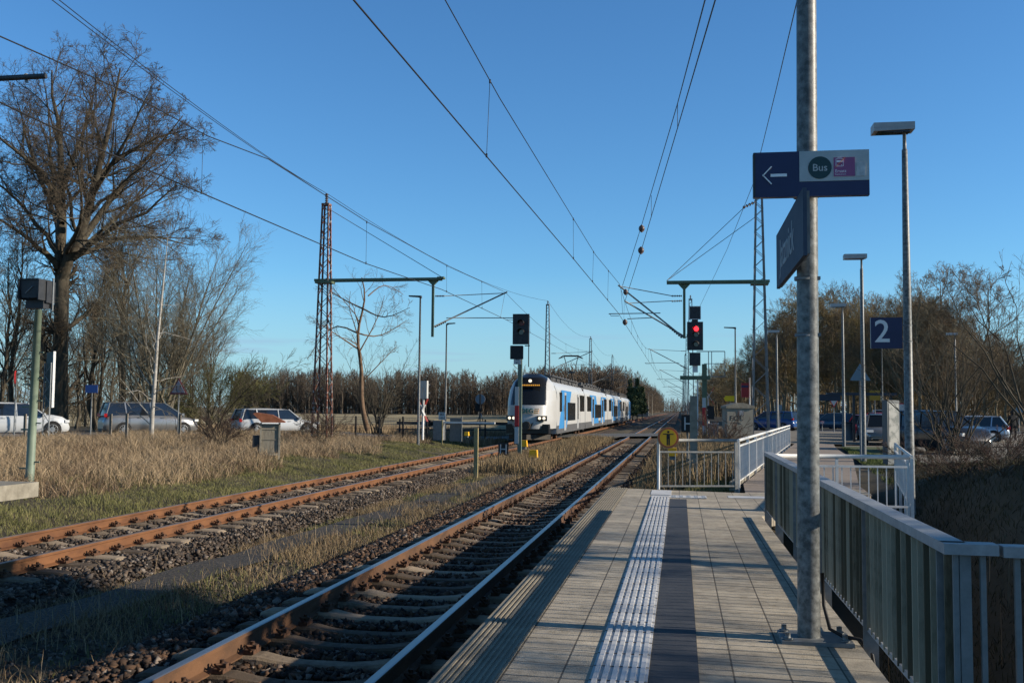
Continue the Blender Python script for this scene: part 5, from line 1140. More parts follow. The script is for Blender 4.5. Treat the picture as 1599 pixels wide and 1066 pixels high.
def tree(label, loc, trunk, tr_r, levels, seed, mt, mc, group=None, env=None, limbs=None, limb_r=None, ntr=1, rz=0, cat='tree', name='bare_tree', topk=10):
    r_ = np.random.default_rng(seed); t = thing(name, label, cat, loc, rz, group)
    trunk = np.array(trunk, float); Ptr = trunk[None]; Rtr = np.array(tr_r, float)[None]; Lt = np.array([np.linalg.norm(np.diff(trunk, axis=0), axis=1).sum()])
    wood = [(Ptr, Rtr)]; ks = [topk]
    cur = [(Ptr, Rtr, Lt)]
    if limbs:
        for lp, lr in zip(limbs, limb_r):
            lp = np.array(lp, float)[None]; wood.append((lp, np.array(lr, float)[None])); ks.append(7); cur.append((lp, np.array(lr, float)[None], np.array([np.linalg.norm(np.diff(lp[0], axis=0), axis=1).sum()])))
    crown = []; kc = []
    for li, lv in enumerate(levels):
        nxt = {}
        allP, allR, allL = [], [], []
        for (Pn, Rn, Ls) in cur:
            o = grow(r_, Pn, Rn, lv['per'], lv.get('tr', (.2, 1)), lv['ang'], lv['len'], lv.get('n', 5), lv['rf'], lv.get('up', .05), lv.get('wig', .15), Ls, env, lv.get('rmin', .006))
            allP.append(o[0]); allR.append(o[1]); allL.append(o[2])
        Pn, Rn, Ls = np.concatenate(allP), np.concatenate(allR), np.concatenate(allL)
        if li < ntr: wood.append((Pn, Rn)); ks.append(lv.get('k', 5))
        else: crown.append((Pn, Rn)); kc.append(lv.get('k', 3))
        cur = [(Pn, Rn, Ls)]
    V, Fq = join(wood, ks); raw('trunk', V, Fq, mt, t, True); V, Fq = join(crown, kc); raw('crown', V, Fq, mc, t, True)
    return t
# the oak: trunk and limbs follow the real tree's lines, spread in depth
OD = 61.; ob = P(92, 676, OD)
def op(px, py, dd_=0): return P(px, py, OD + dd_) - ob
def polyl(pts, n=9):
    pts = np.array(pts, float); s = np.r_[0, np.cumsum(np.linalg.norm(np.diff(pts, axis=0), axis=1))]; u = np.linspace(0, s[-1], n)
    o = np.stack([np.interp(u, s, pts[:, i]) for i in range(3)], 1)
    for _ in range(2): o[1:-1] = .25 * o[:-2] + .5 * o[1:-1] + .25 * o[2:]
    return o
trunk = [op(92, 684), op(93, 640), op(94, 560), op(96, 490), op(97, 430)]
LB = [([(97, 435, 0), (93, 370, 0), (97, 330, .5), (97, 250, 1), (90, 190, 1), (78, 110, 1.5)], .40),
      ([(98, 440, 0), (112, 400, -.5), (135, 340, -1), (160, 260, -2), (172, 200, -2), (190, 110, -2)], .40),
      ([(120, 385, 0), (150, 340, 1), (190, 290, 2), (240, 240, 3), (285, 180, 3)], .26),
      ([(110, 405, 0), (150, 375, -2), (190, 345, -3), (235, 330, -4), (275, 290, -4)], .24),
      ([(105, 410, 0), (140, 390, 1), (180, 370, 3), (240, 365, 4), (300, 385, 5)], .22),
      ([(97, 420, 0), (75, 395, -1), (50, 380, -2), (20, 350, -3), (-20, 330, -3)], .24),
      ([(95, 330, 0), (80, 285, -1), (50, 250, -3), (10, 225, -4), (-30, 180, -5)], .22),
      ([(95, 350, 0), (70, 300, 2), (45, 230, 4), (25, 150, 5)], .20),
      ([(97, 300, 0), (112, 240, 2), (140, 190, 4), (150, 110, 5)], .20),
      ([(130, 345, 0), (150, 290, -3), (200, 215, -5), (235, 140, -6)], .22),
      ([(155, 275, 0), (190, 240, 0), (240, 215, 1), (300, 200, 1)], .18),
      ([(95, 380, 0), (90, 340, 4), (70, 300, 7), (55, 250, 9)], .2), ([(100, 400, 0), (125, 350, -5), (130, 300, -8), (120, 230, -9)], .2), ([(93, 400, 0), (60, 350, 1), (20, 300, 1), (-40, 270, 0)], .2),
      ([(110, 395, 0), (160, 360, 5), (215, 310, 7), (270, 250, 7)], .2)]
limbs = [polyl([op(*q) for q in l]) + rng.normal(size=(9, 3)) * .06 for l, r_ in LB]; lrs = [np.linspace(r_ * .92, r_ * .11, 9) for l, r_ in LB]
oc = (op(105, 250)[0], op(105, 250)[1], 13.5)
def oenv(p0, d, L):
    q = (p0 + d * L[:, None] - np.array(oc)) / np.array((9.9, 9.5, 11.0)); e = np.linalg.norm(q, axis=1)
    return L * np.where(e > 1, np.clip(1 - (e - 1) * 1.6, .2, 1), 1)
tree('huge bare oak with dark forked trunk, tallest tree at the left edge', tuple(ob * (1, 1, 0) + (0, 0, .2)), trunk, [.60, .50, .45, .42, .42],
     [dict(per=11, ang=(22, 55), len=.42, n=8, rf=.45, up=.04, wig=.13, k=5, tr=(.2, 1)), dict(per=8, ang=(25, 65), len=.50, n=6, rf=.55, up=.04, wig=.22, k=3, tr=(.15, 1), rmin=.016), dict(per=7, ang=(25, 65), len=.52, n=5, rf=.6, up=.03, wig=.22, k=3, tr=(.15, 1), rmin=.010), dict(per=6, ang=(25, 60), len=.5, n=3, rf=.65, up=.02, wig=.18, k=3, rmin=.0075)],
     11, bark, twig, env=oenv, limbs=limbs, limb_r=lrs, ntr=2, name='oak_tree')
# generic proto trees
def std(seed, h, spread, fork, mc, dense=1., rmin=.012, per=(20, 8, 6, 5), ang=(35, 65), low=.25, upw=.09):
    r_ = np.random.default_rng(seed); n = 8; tz = np.linspace(0, h * .93, n); wob = np.cumsum(r_.normal(size=(n, 2)) * h * .012, 0); wob[0] = 0
    trunk = np.stack([wob[:, 0], wob[:, 1], tz], 1); rr = np.linspace(h * .013, h * .0022, n)
    return dict(trunk=trunk, tr_r=rr, levels=[dict(per=per[0], ang=ang, len=spread, n=7, rf=.55, up=upw, wig=.13, k=5, tr=(low, .98)), dict(per=per[1], ang=(25, 55), len=.5, n=5, rf=.55, up=.06, wig=.16, k=3, rmin=rmin * 1.5), dict(per=per[2], ang=(25, 55), len=.5, n=4, rf=.6, up=.04, wig=.15, k=3, rmin=rmin), dict(per=per[3], ang=(20, 55), len=.55, n=3, rf=.7, up=.03, wig=.12, k=3, rmin=rmin * .8)], seed=seed)
def T_(label, px, d, pr_, mc, group=None, zg=.2, **kw):
    p = P(px, 670, d); return tree(label, (p[0], p[1], zg), mt=(barkw if 'wood' in label else bark), mc=mc, group=group, **pr_, **kw)
# left copse behind the cars
grp = 'slender bare trees in the copse behind the waiting cars'
lab = 'slender bare tree in the tangled copse behind the waiting cars'
p1 = T_(lab, 190, 64, std(21, 14, .36, 0, twig2, per=(16, 8, 6, 4), low=.3, upw=.16, ang=(18, 42), rmin=.010), twig2, grp)
p2 = T_(lab, 150, 66, std(22, 12.5, .34, 0, twig, per=(16, 8, 6, 4), low=.25, upw=.16, ang=(18, 45), rmin=.010), twig, grp)
p3 = T_(lab, 20, 66, std(23, 13.5, .34, 0, twig2, per=(16, 8, 6, 4), low=.2, upw=.14, ang=(18, 45), rmin=.010), twig2, grp)
rr_l = random.Random(5)
for i in range(26):
    px = rr_l.uniform(-60, 330); d = rr_l.uniform(64, 92)
    if 300 < px: d = rr_l.uniform(70, 95)
    p = P(px, 670, d); s = rr_l.uniform(.62, 1.0) * (1 if px < 190 else .6); dup([p1, p2, p3][i % 3], (p[0], p[1], .1), rr_l.uniform(0, 6.28), scale=(s, s, s * rr_l.uniform(.85, 1.1)))
# wide leaning tree behind the people carrier, stems fanning up
def fan(label, px, d, n, h, sp, seed, mc, per, zg=.2, rmin=.008, lean=0, r0=.1, name='bare_tree', cat='tree', hmin=.7, mt=None, wig=.05, levels=None):
    r_ = np.random.default_rng(seed); limbs = []; lr = []
    for i in range(n):
        az = i * 2.4 + r_.random(); s = sp * (.25 + .75 * r_.random()); hh = h * (hmin + (1 - hmin) * r_.random()); tz = np.linspace(0, 1, 8)
        x = np.cos(az) * s * tz ** 1.15 + lean * tz; y = np.sin(az) * s * tz ** 1.15
        x = x + r_.normal() * sp * .07; y = y + r_.normal() * sp * .07
        pl = np.stack([x, y, hh * tz * (1 - .1 * tz)], 1) + np.cumsum(r_.normal(size=(8, 3)) * wig * h * .06, 0) * tz[:, None]; limbs.append(pl); lr.append(np.linspace(r0 * (.6 + .5 * r_.random()), r0 * .12, 8))
    p = P(px, 690, d)
    lv = levels or [dict(per=per[0], ang=(18, 45), len=.36, n=6, rf=.55, up=.08, wig=.12, k=4, tr=(.2, .97), rmin=rmin * 1.4), dict(per=per[1], ang=(20, 50), len=.5, n=4, rf=.6, up=.05, wig=.14, k=3, rmin=rmin), dict(per=per[2], ang=(20, 50), len=.5, n=3, rf=.7, up=.03, wig=.12, k=3, rmin=rmin * .8)]
    return tree(label, (p[0], p[1], zg), limbs[0], lr[0], lv, seed, mt or bark, mc, limbs=limbs[1:], limb_r=lr[1:], ntr=1, name=name, cat=cat, topk=7)
fan('broad fan shaped bare tree spreading above the people carrier', 248, 58, 15, 12.3, 6.4, 31, mat('twig_pale', (.13, .11, .075), (.22, .19, .13), scale=.8, rough=.9), (14, 9, 6), rmin=.007, r0=.10, hmin=.5, mt=mat('bark_pale', (.10, .085, .055), (.18, .155, .11), scale=4, rough=.9))
fan('low green brown thicket bush behind the white estate car', 330, 62, 16, 4.6, 5.6, 32, mat('twig_green', (.085, .085, .03), (.15, .14, .05), scale=.8, rough=.9), (10, 7, 5), rmin=.010, r0=.05, hmin=.5, name='bush', cat='bush')
fan('dark leafless bramble patch at the edge of the dry grass left of the cabinet', 345, 44, 18, 1.5, 1.5, 33, mat('bramble', (.06, .035, .03), (.10, .06, .045), rough=.9), (7, 5, 4), rmin=.006, r0=.012, hmin=.5, name='bush', cat='bush')
fan('low leafless shrub around the foot of the rusty mast', 500, 49, 18, 1.7, 2.0, 37, MATS['bramble'], (7, 5, 4), rmin=.006, r0=.012, hmin=.5, name='bush', cat='bush')
for i_, (px_, d_, lb_) in enumerate(((1500, 19.5, 'low tangled scrub on the shaded bank below the tall shrub'), (1570, 17, 'low tangled scrub on the shaded bank at the right edge'), (1560, 24, 'low scrub on top of the bank by the right edge'), (1455, 21, 'low scrub on the bank right of the first lamp post'))):
    fan(lb_, px_, d_, 16, .9, 1.3, 90 + i_, MATS['bramble'], (6, 4, 3), zg=float(hz(*P(px_, 700, d_)[:2])) - .05, rmin=.004, r0=.008, hmin=.5, name='bush', cat='bush')
fan('tangled shrub between the right main signal and the beige cabinet', 1120, 41, 16, 1.9, 1.6, 38, MATS['bramble'], (7, 5, 4), zg=.1, rmin=.006, r0=.012, hmin=.5, name='bush', cat='bush')
# birch
p = P(236, 676, 47); bt_ = [P(236, 690, 47) - p, P(238, 640, 47) - p, P(242, 590, 47) - p, P(246, 530, 47) - p, P(252, 470, 47) - p, P(257, 420, 47) - p, P(262, 370, 47) - p]
tree('thin birch with white trunk leaning before the people carrier', tuple(p), bt_, [.11, .10, .085, .07, .055, .035, .012], [dict(per=26, ang=(35, 75), len=.20, n=7, rf=.26, up=.03, wig=.24, k=4, tr=(.05, .97)), dict(per=9, ang=(25, 60), len=.5, n=5, rf=.6, up=-.02, wig=.2, rmin=.006), dict(per=5, ang=(25, 60), len=.45, n=3, rf=.7, up=0, wig=.18, rmin=.005)], 41, birchm, twig2, ntr=1, name='birch_tree')
# crooked little tree by the mast
CD = 60.; p = P(574, 668, CD); cp = lambda x, y, dd_=0: P(x, y, CD + dd_) - p
CL = [([(556, 519, 0), (520, 500, 1), (480, 560, 1.5)], .05), ([(567, 482, 0), (600, 500, -1), (640, 480, -1)], .05), ([(558, 544, 0), (530, 525, -1), (497, 505, -2)], .05), ([(567, 482, 0), (540, 470, 0), (500, 445, 1)], .05), ([(575, 462, 0), (600, 440, 1), (630, 460, 2)], .04), ([(556, 519, 0), (590, 530, 1), (635, 500, 2)], .05), ([(562, 600, 0), (600, 560, 0), (620, 540, 1)], .04)]
tree('small crooked bare tree with winding trunk just right of the rusty mast', tuple(p), polyl([cp(574, 672), cp(571, 660), cp(562, 627), cp(567, 569), cp(558, 544), cp(556, 519), cp(567, 482), cp(575, 462), cp(565, 433)], 14), np.linspace(.16, .03, 14), [dict(per=8, ang=(25, 65), len=.32, n=6, rf=.5, up=.02, wig=.2, k=4, tr=(.4, .98), rmin=.009), dict(per=6, ang=(25, 60), len=.5, n=5, rf=.6, up=0, wig=.2, rmin=.007), dict(per=4, ang=(25, 60), len=.5, n=3, rf=.7, up=0, wig=.15, rmin=.005)], 42, mat('bark_warm', (.12, .07, .04), (.20, .13, .08), scale=4, rough=.9), twig2, limbs=[polyl([cp(*q) for q in l], 7) for l, r_ in CL], limb_r=[np.linspace(r_, r_ * .3, 7) for l, r_ in CL], ntr=1, name='crooked_tree')
fan('multi stemmed greenish bare bush behind the crooked tree', 590, 66, 12, 6.6, 2.6, 43, twig2, (7, 5, 3), rmin=.007, r0=.05, hmin=.4, name='bush', cat='bush')
# shrub at the right
fan('tall bare shrub with many upright shoots on the bank in front of the black car', 1487, 27.5, 24, 4.0, 3.6, 44, twig, (5, 3, 3), zg=.75, rmin=.004, r0=.026, hmin=.55, name='shrub', cat='shrub', mt=bark, wig=.35,
    levels=[dict(per=6, ang=(15, 40), len=.40, n=6, rf=.5, up=.08, wig=.10, k=4, tr=(.15, .9), rmin=.006), dict(per=4, ang=(20, 45), len=.42, n=4, rf=.6, up=.05, wig=.10, k=3, rmin=.004), dict(per=2, ang=(20, 45), len=.45, n=3, rf=.7, up=.03, wig=.12, k=3, rmin=.003)])
fan('bare shrub shoots reaching in from the right edge of the view', 1640, 20, 12, 5.3, 2.2, 45, twig, (5, 3, 3), zg=.9, rmin=.004, r0=.028, hmin=.6, name='shrub', cat='shrub', mt=bark, wig=.4,
    levels=[dict(per=6, ang=(15, 40), len=.30, n=6, rf=.5, up=.06, wig=.10, k=4, tr=(.3, .9), rmin=.005), dict(per=3, ang=(20, 45), len=.42, n=4, rf=.6, up=.05, wig=.10, k=3, rmin=.004), dict(per=2, ang=(20, 45), len=.45, n=3, rf=.7, up=.03, wig=.12, k=3, rmin=.003)])
# right wood
barkw = mat('wood_bark', (.12, .095, .06), (.27, .225, .15), scale=2, rough=.95, stretch=(2, 2, .5)); tw_a = mat('wood_twig_brown', (.12, .085, .05), (.22, .16, .095), scale=.5, rough=.9); tw_b = mat('wood_twig_grey', (.13, .11, .07), (.24, .20, .13), scale=.5, rough=.9); tw_c = mat('wood_twig_tan', (.17, .12, .045), (.28, .20, .08), scale=.5, rough=.9)
grp = 'bare trees of the wood behind the car park'; lab = 'bare tree of the dense brown wood behind the car park'
W1 = T_(lab, 1480, 118, std(51, 18.0, .40, 0, twig, per=(22, 8, 6, 5), rmin=.017, low=.3), tw_a, grp, zg=0)
W2 = T_(lab, 1440, 112, std(52, 16.5, .36, 0, twig2, per=(22, 8, 6, 5), rmin=.017, low=.2), tw_b, grp, zg=0)
W3 = T_(lab, 1405, 126, std(53, 14, .42, 0, twig3, per=(24, 9, 6, 5), rmin=.017, low=.12), tw_c, grp, zg=0)
W4 = T_(lab, 1540, 112, std(54, 17, .38, 0, twigr, per=(22, 8, 6, 5), rmin=.017, low=.25), tw_a, grp, zg=0)
rr_w = random.Random(9)
def topz(px): return np.interp(px, [1085, 1120, 1160, 1200, 1230, 1300, 1345, 1400, 1450, 1500, 1560, 1620], [600, 562, 540, 508, 458, 430, 450, 468, 455, 490, 520, 540])
for i in range(110):
    px = rr_w.uniform(1092, 1690); f_ = rr_w.random()
    dmin = np.interp(px, [1080, 1140, 1200, 1260, 1400, 1600], [330, 240, 190, 168, 122, 92]); d = dmin * (1 + .36 * f_)
    p = P(px, 670, d); th_ = 1.88 + (641 - topz(px) - rr_w.uniform(0, 16)) * d / 1600 * rr_w.uniform(.78, 1.0)
    k_ = i % 4; s = th_ / (18.0, 16.5, 14, 17)[k_]
    dup([W1, W2, W3, W4][k_], (p[0], p[1], -.1), rr_w.uniform(0, 6.28), scale=(max(s, .55), max(s, .55), s))
# undergrowth stems of that wood, and the far woods: masses nobody could count
def thicket(name, label, pts, hfun, nper, mc, seed, rt_=.03, nt=14, trunkr=.10, sp=.22):
    r_ = np.random.default_rng(seed); Ptr, Rtr, Pt, Rt = [], [], [], []
    for (x, y, h) in pts:
        n = 5; tz = np.linspace(0, h * .9, n); w_ = np.cumsum(r_.normal(size=(n, 2)) * .15, 0); w_[0] = 0
        tp = np.stack([x + w_[:, 0], y + w_[:, 1], tz - .4], 1); Ptr.append(tp); Rtr.append(np.linspace(trunkr, trunkr * .25, n) * (.6 + .8 * r_.random()))
    Ptr = np.array(Ptr); Rtr = np.array(Rtr); Ls = np.array([q[2] for q in pts])
    a1, b1, l1 = grow(r_, Ptr, Rtr, nt, (.04, 1), (20, 60), sp, 4, .5, .12, .12, Ls, None, rt_ * 1.2); a2, b2, l2 = grow(r_, a1, b1, nper, (.15, 1), (20, 60), .5, 3, .6, .08, .15, l1, None, rt_)
    V, Fq = join([(Ptr, Rtr), (a1, b1), (a2, b2)], [4, 3, 3]); o = raw(name, V, Fq, mc); o['label'] = label; o['category'] = 'wood'; o['kind'] = 'stuff'; return o
far1 = mat('far_wood', (.085, .066, .048), (.15, .118, .088), scale=.06, rough=.95); far2 = mat('far_wood_red', (.10, .075, .053), (.16, .12, .085), scale=.06, rough=.95)
pts = []
for i in range(820):
    px = random.Random(i).uniform(360, 900); d = 385 + 70 * random.Random(i + 5000).random() ** 1.2
    if px > 800: d = np.interp(px, [800, 900], [360, 260]) + 50 * random.Random(i + 5000).random()
    top = 580 + 5 * math.sin(px * .035) + 4 * math.sin(px * .11); p = P(px, 640, d); pts.append((p[0], p[1], (641 - top) * d / 1600 + 1.5 + random.Random(i + 9).uniform(-3, 1.2)))
thicket('distant_wood', 'long belt of bare brown wood across the far edge of the field', pts, None, 6, far1, 61, .06, 16, .20)
pts = []
for i in range(620):
    r1, r2 = random.Random(i + 100), random.Random(i + 900); y = 185 + 900 * r1.random() ** 1.5; x = -17 - 9 * r2.random()
    px = 1062 + x / y * 1600 * 1.0; h = np.interp(y, [170, 230, 300, 400, 900], [9, 12.5, 15.5, 18, 21]) * r2.uniform(.75, 1.05); pts.append((x, y, h))
for i in range(160):
    r1, r2 = random.Random(i + 3100), random.Random(i + 3900); px = r1.uniform(800, 970); d = r2.uniform(190, 260); p = P(px, 640, d); pts.append((p[0], p[1], (641 - 566 - 4 * math.sin(px * .07)) * d / 1600 + r1.uniform(-2.5, 1.5)))
thicket('distant_wood', 'reddish brown bare wood running along the left side of the line beyond the train', pts, None, 6, far2, 62, .05, 16, .15)
pts = []
for i in range(520):
    r1, r2 = random.Random(i + 200), random.Random(i + 1900); px = r1.uniform(1100, 1720); d = np.interp(px, [1100, 1140, 1200, 1260, 1400, 1600], [400, 300, 240, 215, 165, 130]) * (1 + .5 * r2.random()); p = P(px, 670, d)
    pts.append((p[0], p[1], (1.88 + (641 - topz(px) - 12) * d / 1600) * r2.uniform(.5, .85)))
thicket('distant_wood', 'deep brown wood behind the first trees beyond the car park', pts, None, 5, tw_a, 63, .03, 13, .14)
pts = []
for i in range(160):
    r1, r2 = random.Random(i + 7200), random.Random(i + 7900); px = r1.uniform(-80, 400); d = r2.uniform(85, 125); p = P(px, 670, d); pts.append((p[0], p[1], np.interp(px, [-80, 200, 400], [9, 6.5, 2.8]) * r1.uniform(.6, 1.0)))
thicket('distant_wood', 'low brown scrub behind the copse left of the field', pts, None, 6, twig2, 64, .02, 14, .06, .3)
# far right of the line: trees at the vanishing point
pts = []
for i in range(420):
    r1, r2 = random.Random(i + 17200), random.Random(i + 17900); y = 300 + 900 * r1.random() ** 1.3; x = 10 + 14 * r2.random(); pts.append((x, y, 14 * r2.uniform(.55, 1.0)))
for i in range(320):
    r1 = random.Random(i + 27200); pts.append((r1.uniform(-60, 60), 1000 + r1.uniform(0, 160), r1.uniform(8, 17)))
thicket('distant_wood', 'hazy bare trees where the line vanishes', pts, None, 4, far2, 65, .07, 11, .16)
# conifers beyond the train
conm = mat('pine_needles', (.07, .10, .045), (.13, .17, .075), scale=1.2, rough=.9, island=.5)
def conifer(label, loc, h, r0, seed, proto=[None]):
    t = thing('pine_tree', label, 'tree', loc, random.Random(seed).uniform(0, 6), 'dark green pines beyond the train')
    if proto[0]:
        for ch in proto[0].children: dup(ch, parent=t)
        t.scale = (r0 / 2.8, r0 / 2.8, h / 13.); return t
    r_ = np.random.default_rng(3); n = 4200; z = 2.2 + 10.8 * r_.random(n) ** .8; rad = 2.8 * (1 - ((z - 2.2) / 11.2) ** 1.6) * (.5 + .5 * r_.random(n)) * (.75 + .25 * np.sin(z * 3 + 3)); az = r_.random(n) * 6.283
    c = np.stack([rad * np.cos(az), rad * np.sin(az), z], 1); d1 = r_.normal(size=(n, 3)) * .28; d2 = r_.normal(size=(n, 3)) * .16
    V = np.stack([c - d1 - d2, c + d1 - d2 * .5, c + d1 * .3 + d2], 1).reshape(-1, 3); raw('crown', V, np.arange(n * 3).reshape(-1, 3), conm, t)
    b = MB(); b.tube([(0, 0, -.5), (0, 0, 12)], [.2, .05], 7); b.build('trunk', bark, t); proto[0] = t; t.scale = (r0 / 2.8, r0 / 2.8, h / 13.); return t
for i, (px, d, h) in enumerate(((988, 196, 6.2), (995, 212, 8.6), (1003, 235, 7.4), (984, 232, 9.0))):
    p = P(px, 650, d); conifer('dark green pine at the edge of the wood just beyond the train', (p[0], p[1], -.2), h, 1.6, i)
# trees outside the frame to the right whose shade falls on platform and tracks
OT = tree('bare roadside tree outside the view to the right of the platform', (14, 4.2, .5), **{k_: v_ for k_, v_ in std(81, 10.5, .34, 0, twig, per=(16, 7, 5, 4), rmin=.012, low=.25).items()}, mt=bark, mc=twig, group='bare trees outside the view on the right')
for x_, y_, s_2 in ((18.5, 5.0, 1.1), (19, 2.6, 1.2), (20, 11.2, .95)): dup(OT, (x_, y_, .4), y_, scale=(s_2,) * 3)
t = thing('added_shade_tree', 'evergreen crown added for shade, outside the view to the right of the platform', 'tree', (9.3, 9.9, .4))  # added unseen tree, crown shaped to shade the lower left ballast
b = MB(); b.tube([(0, 0, -.3), (.1, .05, 3), (0, 0, 7.5)], [.16, .13, .05], 8); b.build('trunk', bark, t)
r_ = np.random.default_rng(8); n_l = 5200; q = r_.normal(size=(n_l, 3)); q /= np.linalg.norm(q, axis=1)[:, None]; cc = q * (r_.random((n_l, 1)) ** .45); cc *= 1 + .25 * np.sin(q[:, :1] * 7) * np.sin(q[:, 1:2] * 6 + 1)
cc = cc * np.array((1.9, 2.1, 2.2)) + np.array((0, 0, 6.2)); d1 = r_.normal(size=(n_l, 3)) * .12; d2 = r_.normal(size=(n_l, 3)) * .08
raw('crown', np.stack([cc - d1 - d2, cc + d1 - d2 * .5, cc + d1 * .3 + d2], 1).reshape(-1, 3), np.arange(n_l * 3).reshape(-1, 3), conm, t)
# ------------------------------------------------------------------ grass
def blades(name, x, y, z, h, wd, lean, m, label, seed, kind='stuff', cat='grass', curl=.35):
    r_ = np.random.default_rng(seed); n = len(x); az = r_.random(n) * 6.283; hh = h * (.45 + .9 * r_.random(n)); ln = lean * hh * r_.random(n); la = r_.random(n) * 6.283
    wx = np.cos(az) * wd / 2 * (.6 + .8 * r_.random(n)); wy = np.sin(az) * wd / 2
    b0 = np.stack([x - wx, y - wy, z], 1); b1 = np.stack([x + wx, y + wy, z], 1)
    mx_ = x + np.cos(la) * ln * curl; my = y + np.sin(la) * ln * curl; m0 = np.stack([mx_ - wx * .8, my - wy * .8, z + hh * .6], 1); m1_ = np.stack([mx_ + wx * .8, my + wy * .8, z + hh * .6], 1)
    tp = np.stack([x + np.cos(la) * ln, y + np.sin(la) * ln, z + hh], 1); V = np.stack([b0, b1, m1_, m0, tp], 1).reshape(-1, 3)
    o = np.arange(n)[:, None] * 5; Fq = np.concatenate([np.stack([o + 0, o + 1, o + 2], 2).reshape(-1, 3), np.stack([o + 0, o + 2, o + 3], 2).reshape(-1, 3), np.stack([o + 3, o + 2, o + 4], 2).reshape(-1, 3)])
    ob_ = raw(name, V, Fq, m); ob_['label'] = label; ob_['category'] = cat; ob_['kind'] = kind; return ob_
dry = mat('dry_grass', (.22, .155, .09), (.47, .355, .22), scale=.5, rough=.9, island=.45, pos=(.3, .7)); dryd = mat('dry_grass_dark', (.15, .10, .055), (.32, .24, .13), scale=.6, rough=.9, island=.5, pos=(.3, .7)); grn = mat('green_grass', (.11, .115, .035), (.22, .205, .08), scale=.5, rough=.9, island=.5, pos=(.3, .7), c3=(.33, .28, .13))
def clump(r_, x, y, s, thr): return (np.sin(x * s + 1.3) * np.sin(y * s * 1.2 + x * .5) + .6 * np.sin(x * s * 2.7 + y * 1.7) * np.sin(y * s * 2.3) + r_.normal(size=len(x)) * .35) > thr
def scatter(n, f, seed, keep=None):
    r_ = np.random.default_rng(seed); x, y = f(r_, n); return (x, y) if keep is None else (x[keep(r_, x, y)], y[keep(r_, x, y)])
def left_band(xa, xb, y0, y1, n, seed, pw=1.3):
    r_ = np.random.default_rng(seed); y = y0 + (y1 - y0) * r_.random(n) ** pw; x = xa + (xb - xa) * r_.random(n); return x, y, r_
x, y, r_ = left_band(-27, -13.1, 15, 58, 125000, 1, 1.1); e = -13.1 - .8 * np.sin(y * .4) - .5 * np.sin(y * 1.1) - 1.5 * ss(30, 50, y); k = (x < e) & (x > -14 - .42 * y)
road_d = np.abs((y - 82.3) - x) / 1.414; k &= ~((road_d < 4.0))
x, y = x[k], y[k]; nzv = np.sin(x * .9 + 1) * np.sin(y * .7 + x * .3) + .7 * np.sin(x * 2.3 + y * .5) * np.sin(y * 1.9 + 2) + r_.normal(size=len(x)) * .45
hh_ = .34 * (1 + .38 * np.clip(nzv, -1.2, 1.2)); pale_ = nzv > -.35
blades('dry_grass', x[pale_], y[pale_], hz(x[pale_], y[pale_]), hh_[pale_], .012, 1.7, dry, 'tall dry straw coloured grass on the bank left of the far track', 1)
blades('dry_grass', x[~pale_], y[~pale_], hz(x[~pale_], y[~pale_]), hh_[~pale_] * 1.1, .011, 2.0, mat('withered_stems', (.10, .062, .04), (.27, .185, .11), scale=.6, rough=.9, island=.5), 'darker withered stems among the straw on the bank', 101)
x, y, r_ = left_band(-16, -10.7, 9, 62, 120000, 2, 1.25); z = hz(x, y); k = clump(r_, x, y, .6, -.75) ; x, y, z = x[k], y[k], z[k]; blades('green_grass', x, y, z, .085 * (1 + .5 * np.sin(x * 2.1 + y) * np.sin(y * 1.3)), .010, 1.4, grn, 'short green grass strip along the left side of the far track', 2)
x, y, r_ = left_band(-7.0, -4.7, 5, 40, 60000, 3, 1.2); k = clump(r_, x, y, .9, .1) & ((np.abs(x + 6.35 - .028 * (y - 10)) > .38) | (r_.random(len(x)) < .22)); x, y = x[k], y[k]; blades('weeds', x, y, hz(x, y) + .02, .11, .007, 1.3, dryd, 'withered weeds between the two tracks', 3)
x, y, r_ = left_band(-7.3, -4.7, 5, 40, 40000, 4, 1.2); k = clump(r_, x + 3, y + 1, .8, .35) & ((np.abs(x + 6.35 - .028 * (y - 10)) > .4) | (r_.random(len(x)) < .15)); x, y = x[k], y[k]; blades('green_weeds', x, y, hz(x, y) + .02, .07, .008, 1.3, grn, 'green weeds between the two tracks', 4)
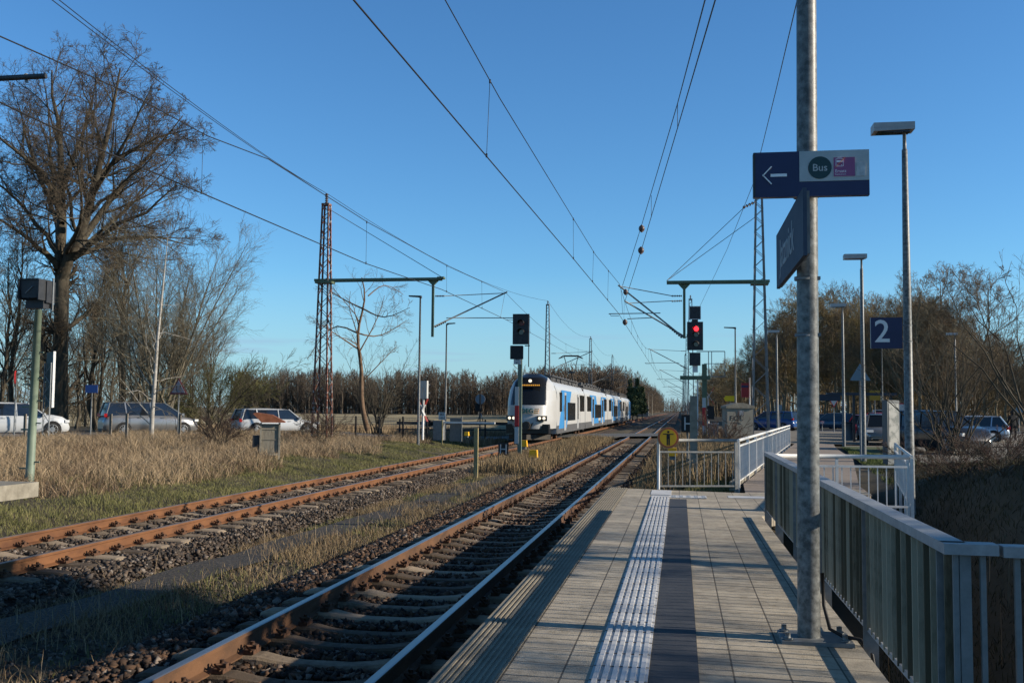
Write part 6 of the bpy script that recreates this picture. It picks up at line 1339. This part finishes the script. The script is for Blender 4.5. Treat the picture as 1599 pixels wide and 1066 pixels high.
x, y, r_ = left_band(-7.2, -4.6, 5.5, 34, 420, 41, 1.2); blades('weed_stalks', x, y, hz(x, y), .42, .006, .8, dry, 'thin pale dead stalks standing between the tracks', 5)
x, y, r_ = left_band(-7.0, -4.4, 34, 70, 22000, 5, 1.0); blades('far_weeds', x, y, hz(x, y), .50, .02, .5, dryd, 'brown weeds around the signal beside the train', 6)
x, y, r_ = left_band(-1.2, 3.0, 20.5, 70, 26000, 6, 1.3); k = x < .95 + (y - 20.4) * .138 - .2; x, y = x[k], y[k]; k = (y < 30); blades('green_grass', x[k], y[k], hz(x[k], y[k]), .2, .012, .7, grn, 'green grass behind the fence at the platform end', 7)
k = (y > 24); blades('dry_grass', x[k], y[k], hz(x[k], y[k]), .55, .02, .5, dryd, 'dry brown growth around the beige cabinet', 8)
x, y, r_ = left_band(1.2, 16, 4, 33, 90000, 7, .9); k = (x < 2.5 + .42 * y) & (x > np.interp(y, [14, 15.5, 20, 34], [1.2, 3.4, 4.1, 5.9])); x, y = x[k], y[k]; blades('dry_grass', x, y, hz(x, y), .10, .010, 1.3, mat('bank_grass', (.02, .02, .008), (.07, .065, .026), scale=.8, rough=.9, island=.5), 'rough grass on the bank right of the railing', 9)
x, y, r_ = left_band(1.35, 4.4, 5, 14, 70, 8, 1); blades('dead_stalks', x + .8, y + 2, hz(x + .8, y + 2), 1.0, .010, .35, dry, 'a few tall dead stalks in the shaded ditch', 10)
x, y, r_ = left_band(-30, -11, 60, 84, 30000, 9, 1.0); k = (np.abs((y - 82.3) - x) / 1.414 > 3.8) & ~((x > -14) & (y > 68)); x, y = x[k], y[k]; blades('dry_grass', x, y, hz(x, y), .5, .03, .5, dry, 'dry grass beyond the waiting cars and fence', 11)
x, y, r_ = left_band(4.3, 7.2, 24, 50, 26000, 10, 1.0); k = x > 5.2 + .11 * (y - 30); x, y = x[k], y[k]; blades('green_grass', x, y, np.full(len(x), .27), .08, .012, .7, mat('lawn_blades', (.07, .10, .02), (.15, .18, .05), scale=1, rough=.9, island=.5), 'strip of lawn right of the walkway', 12)
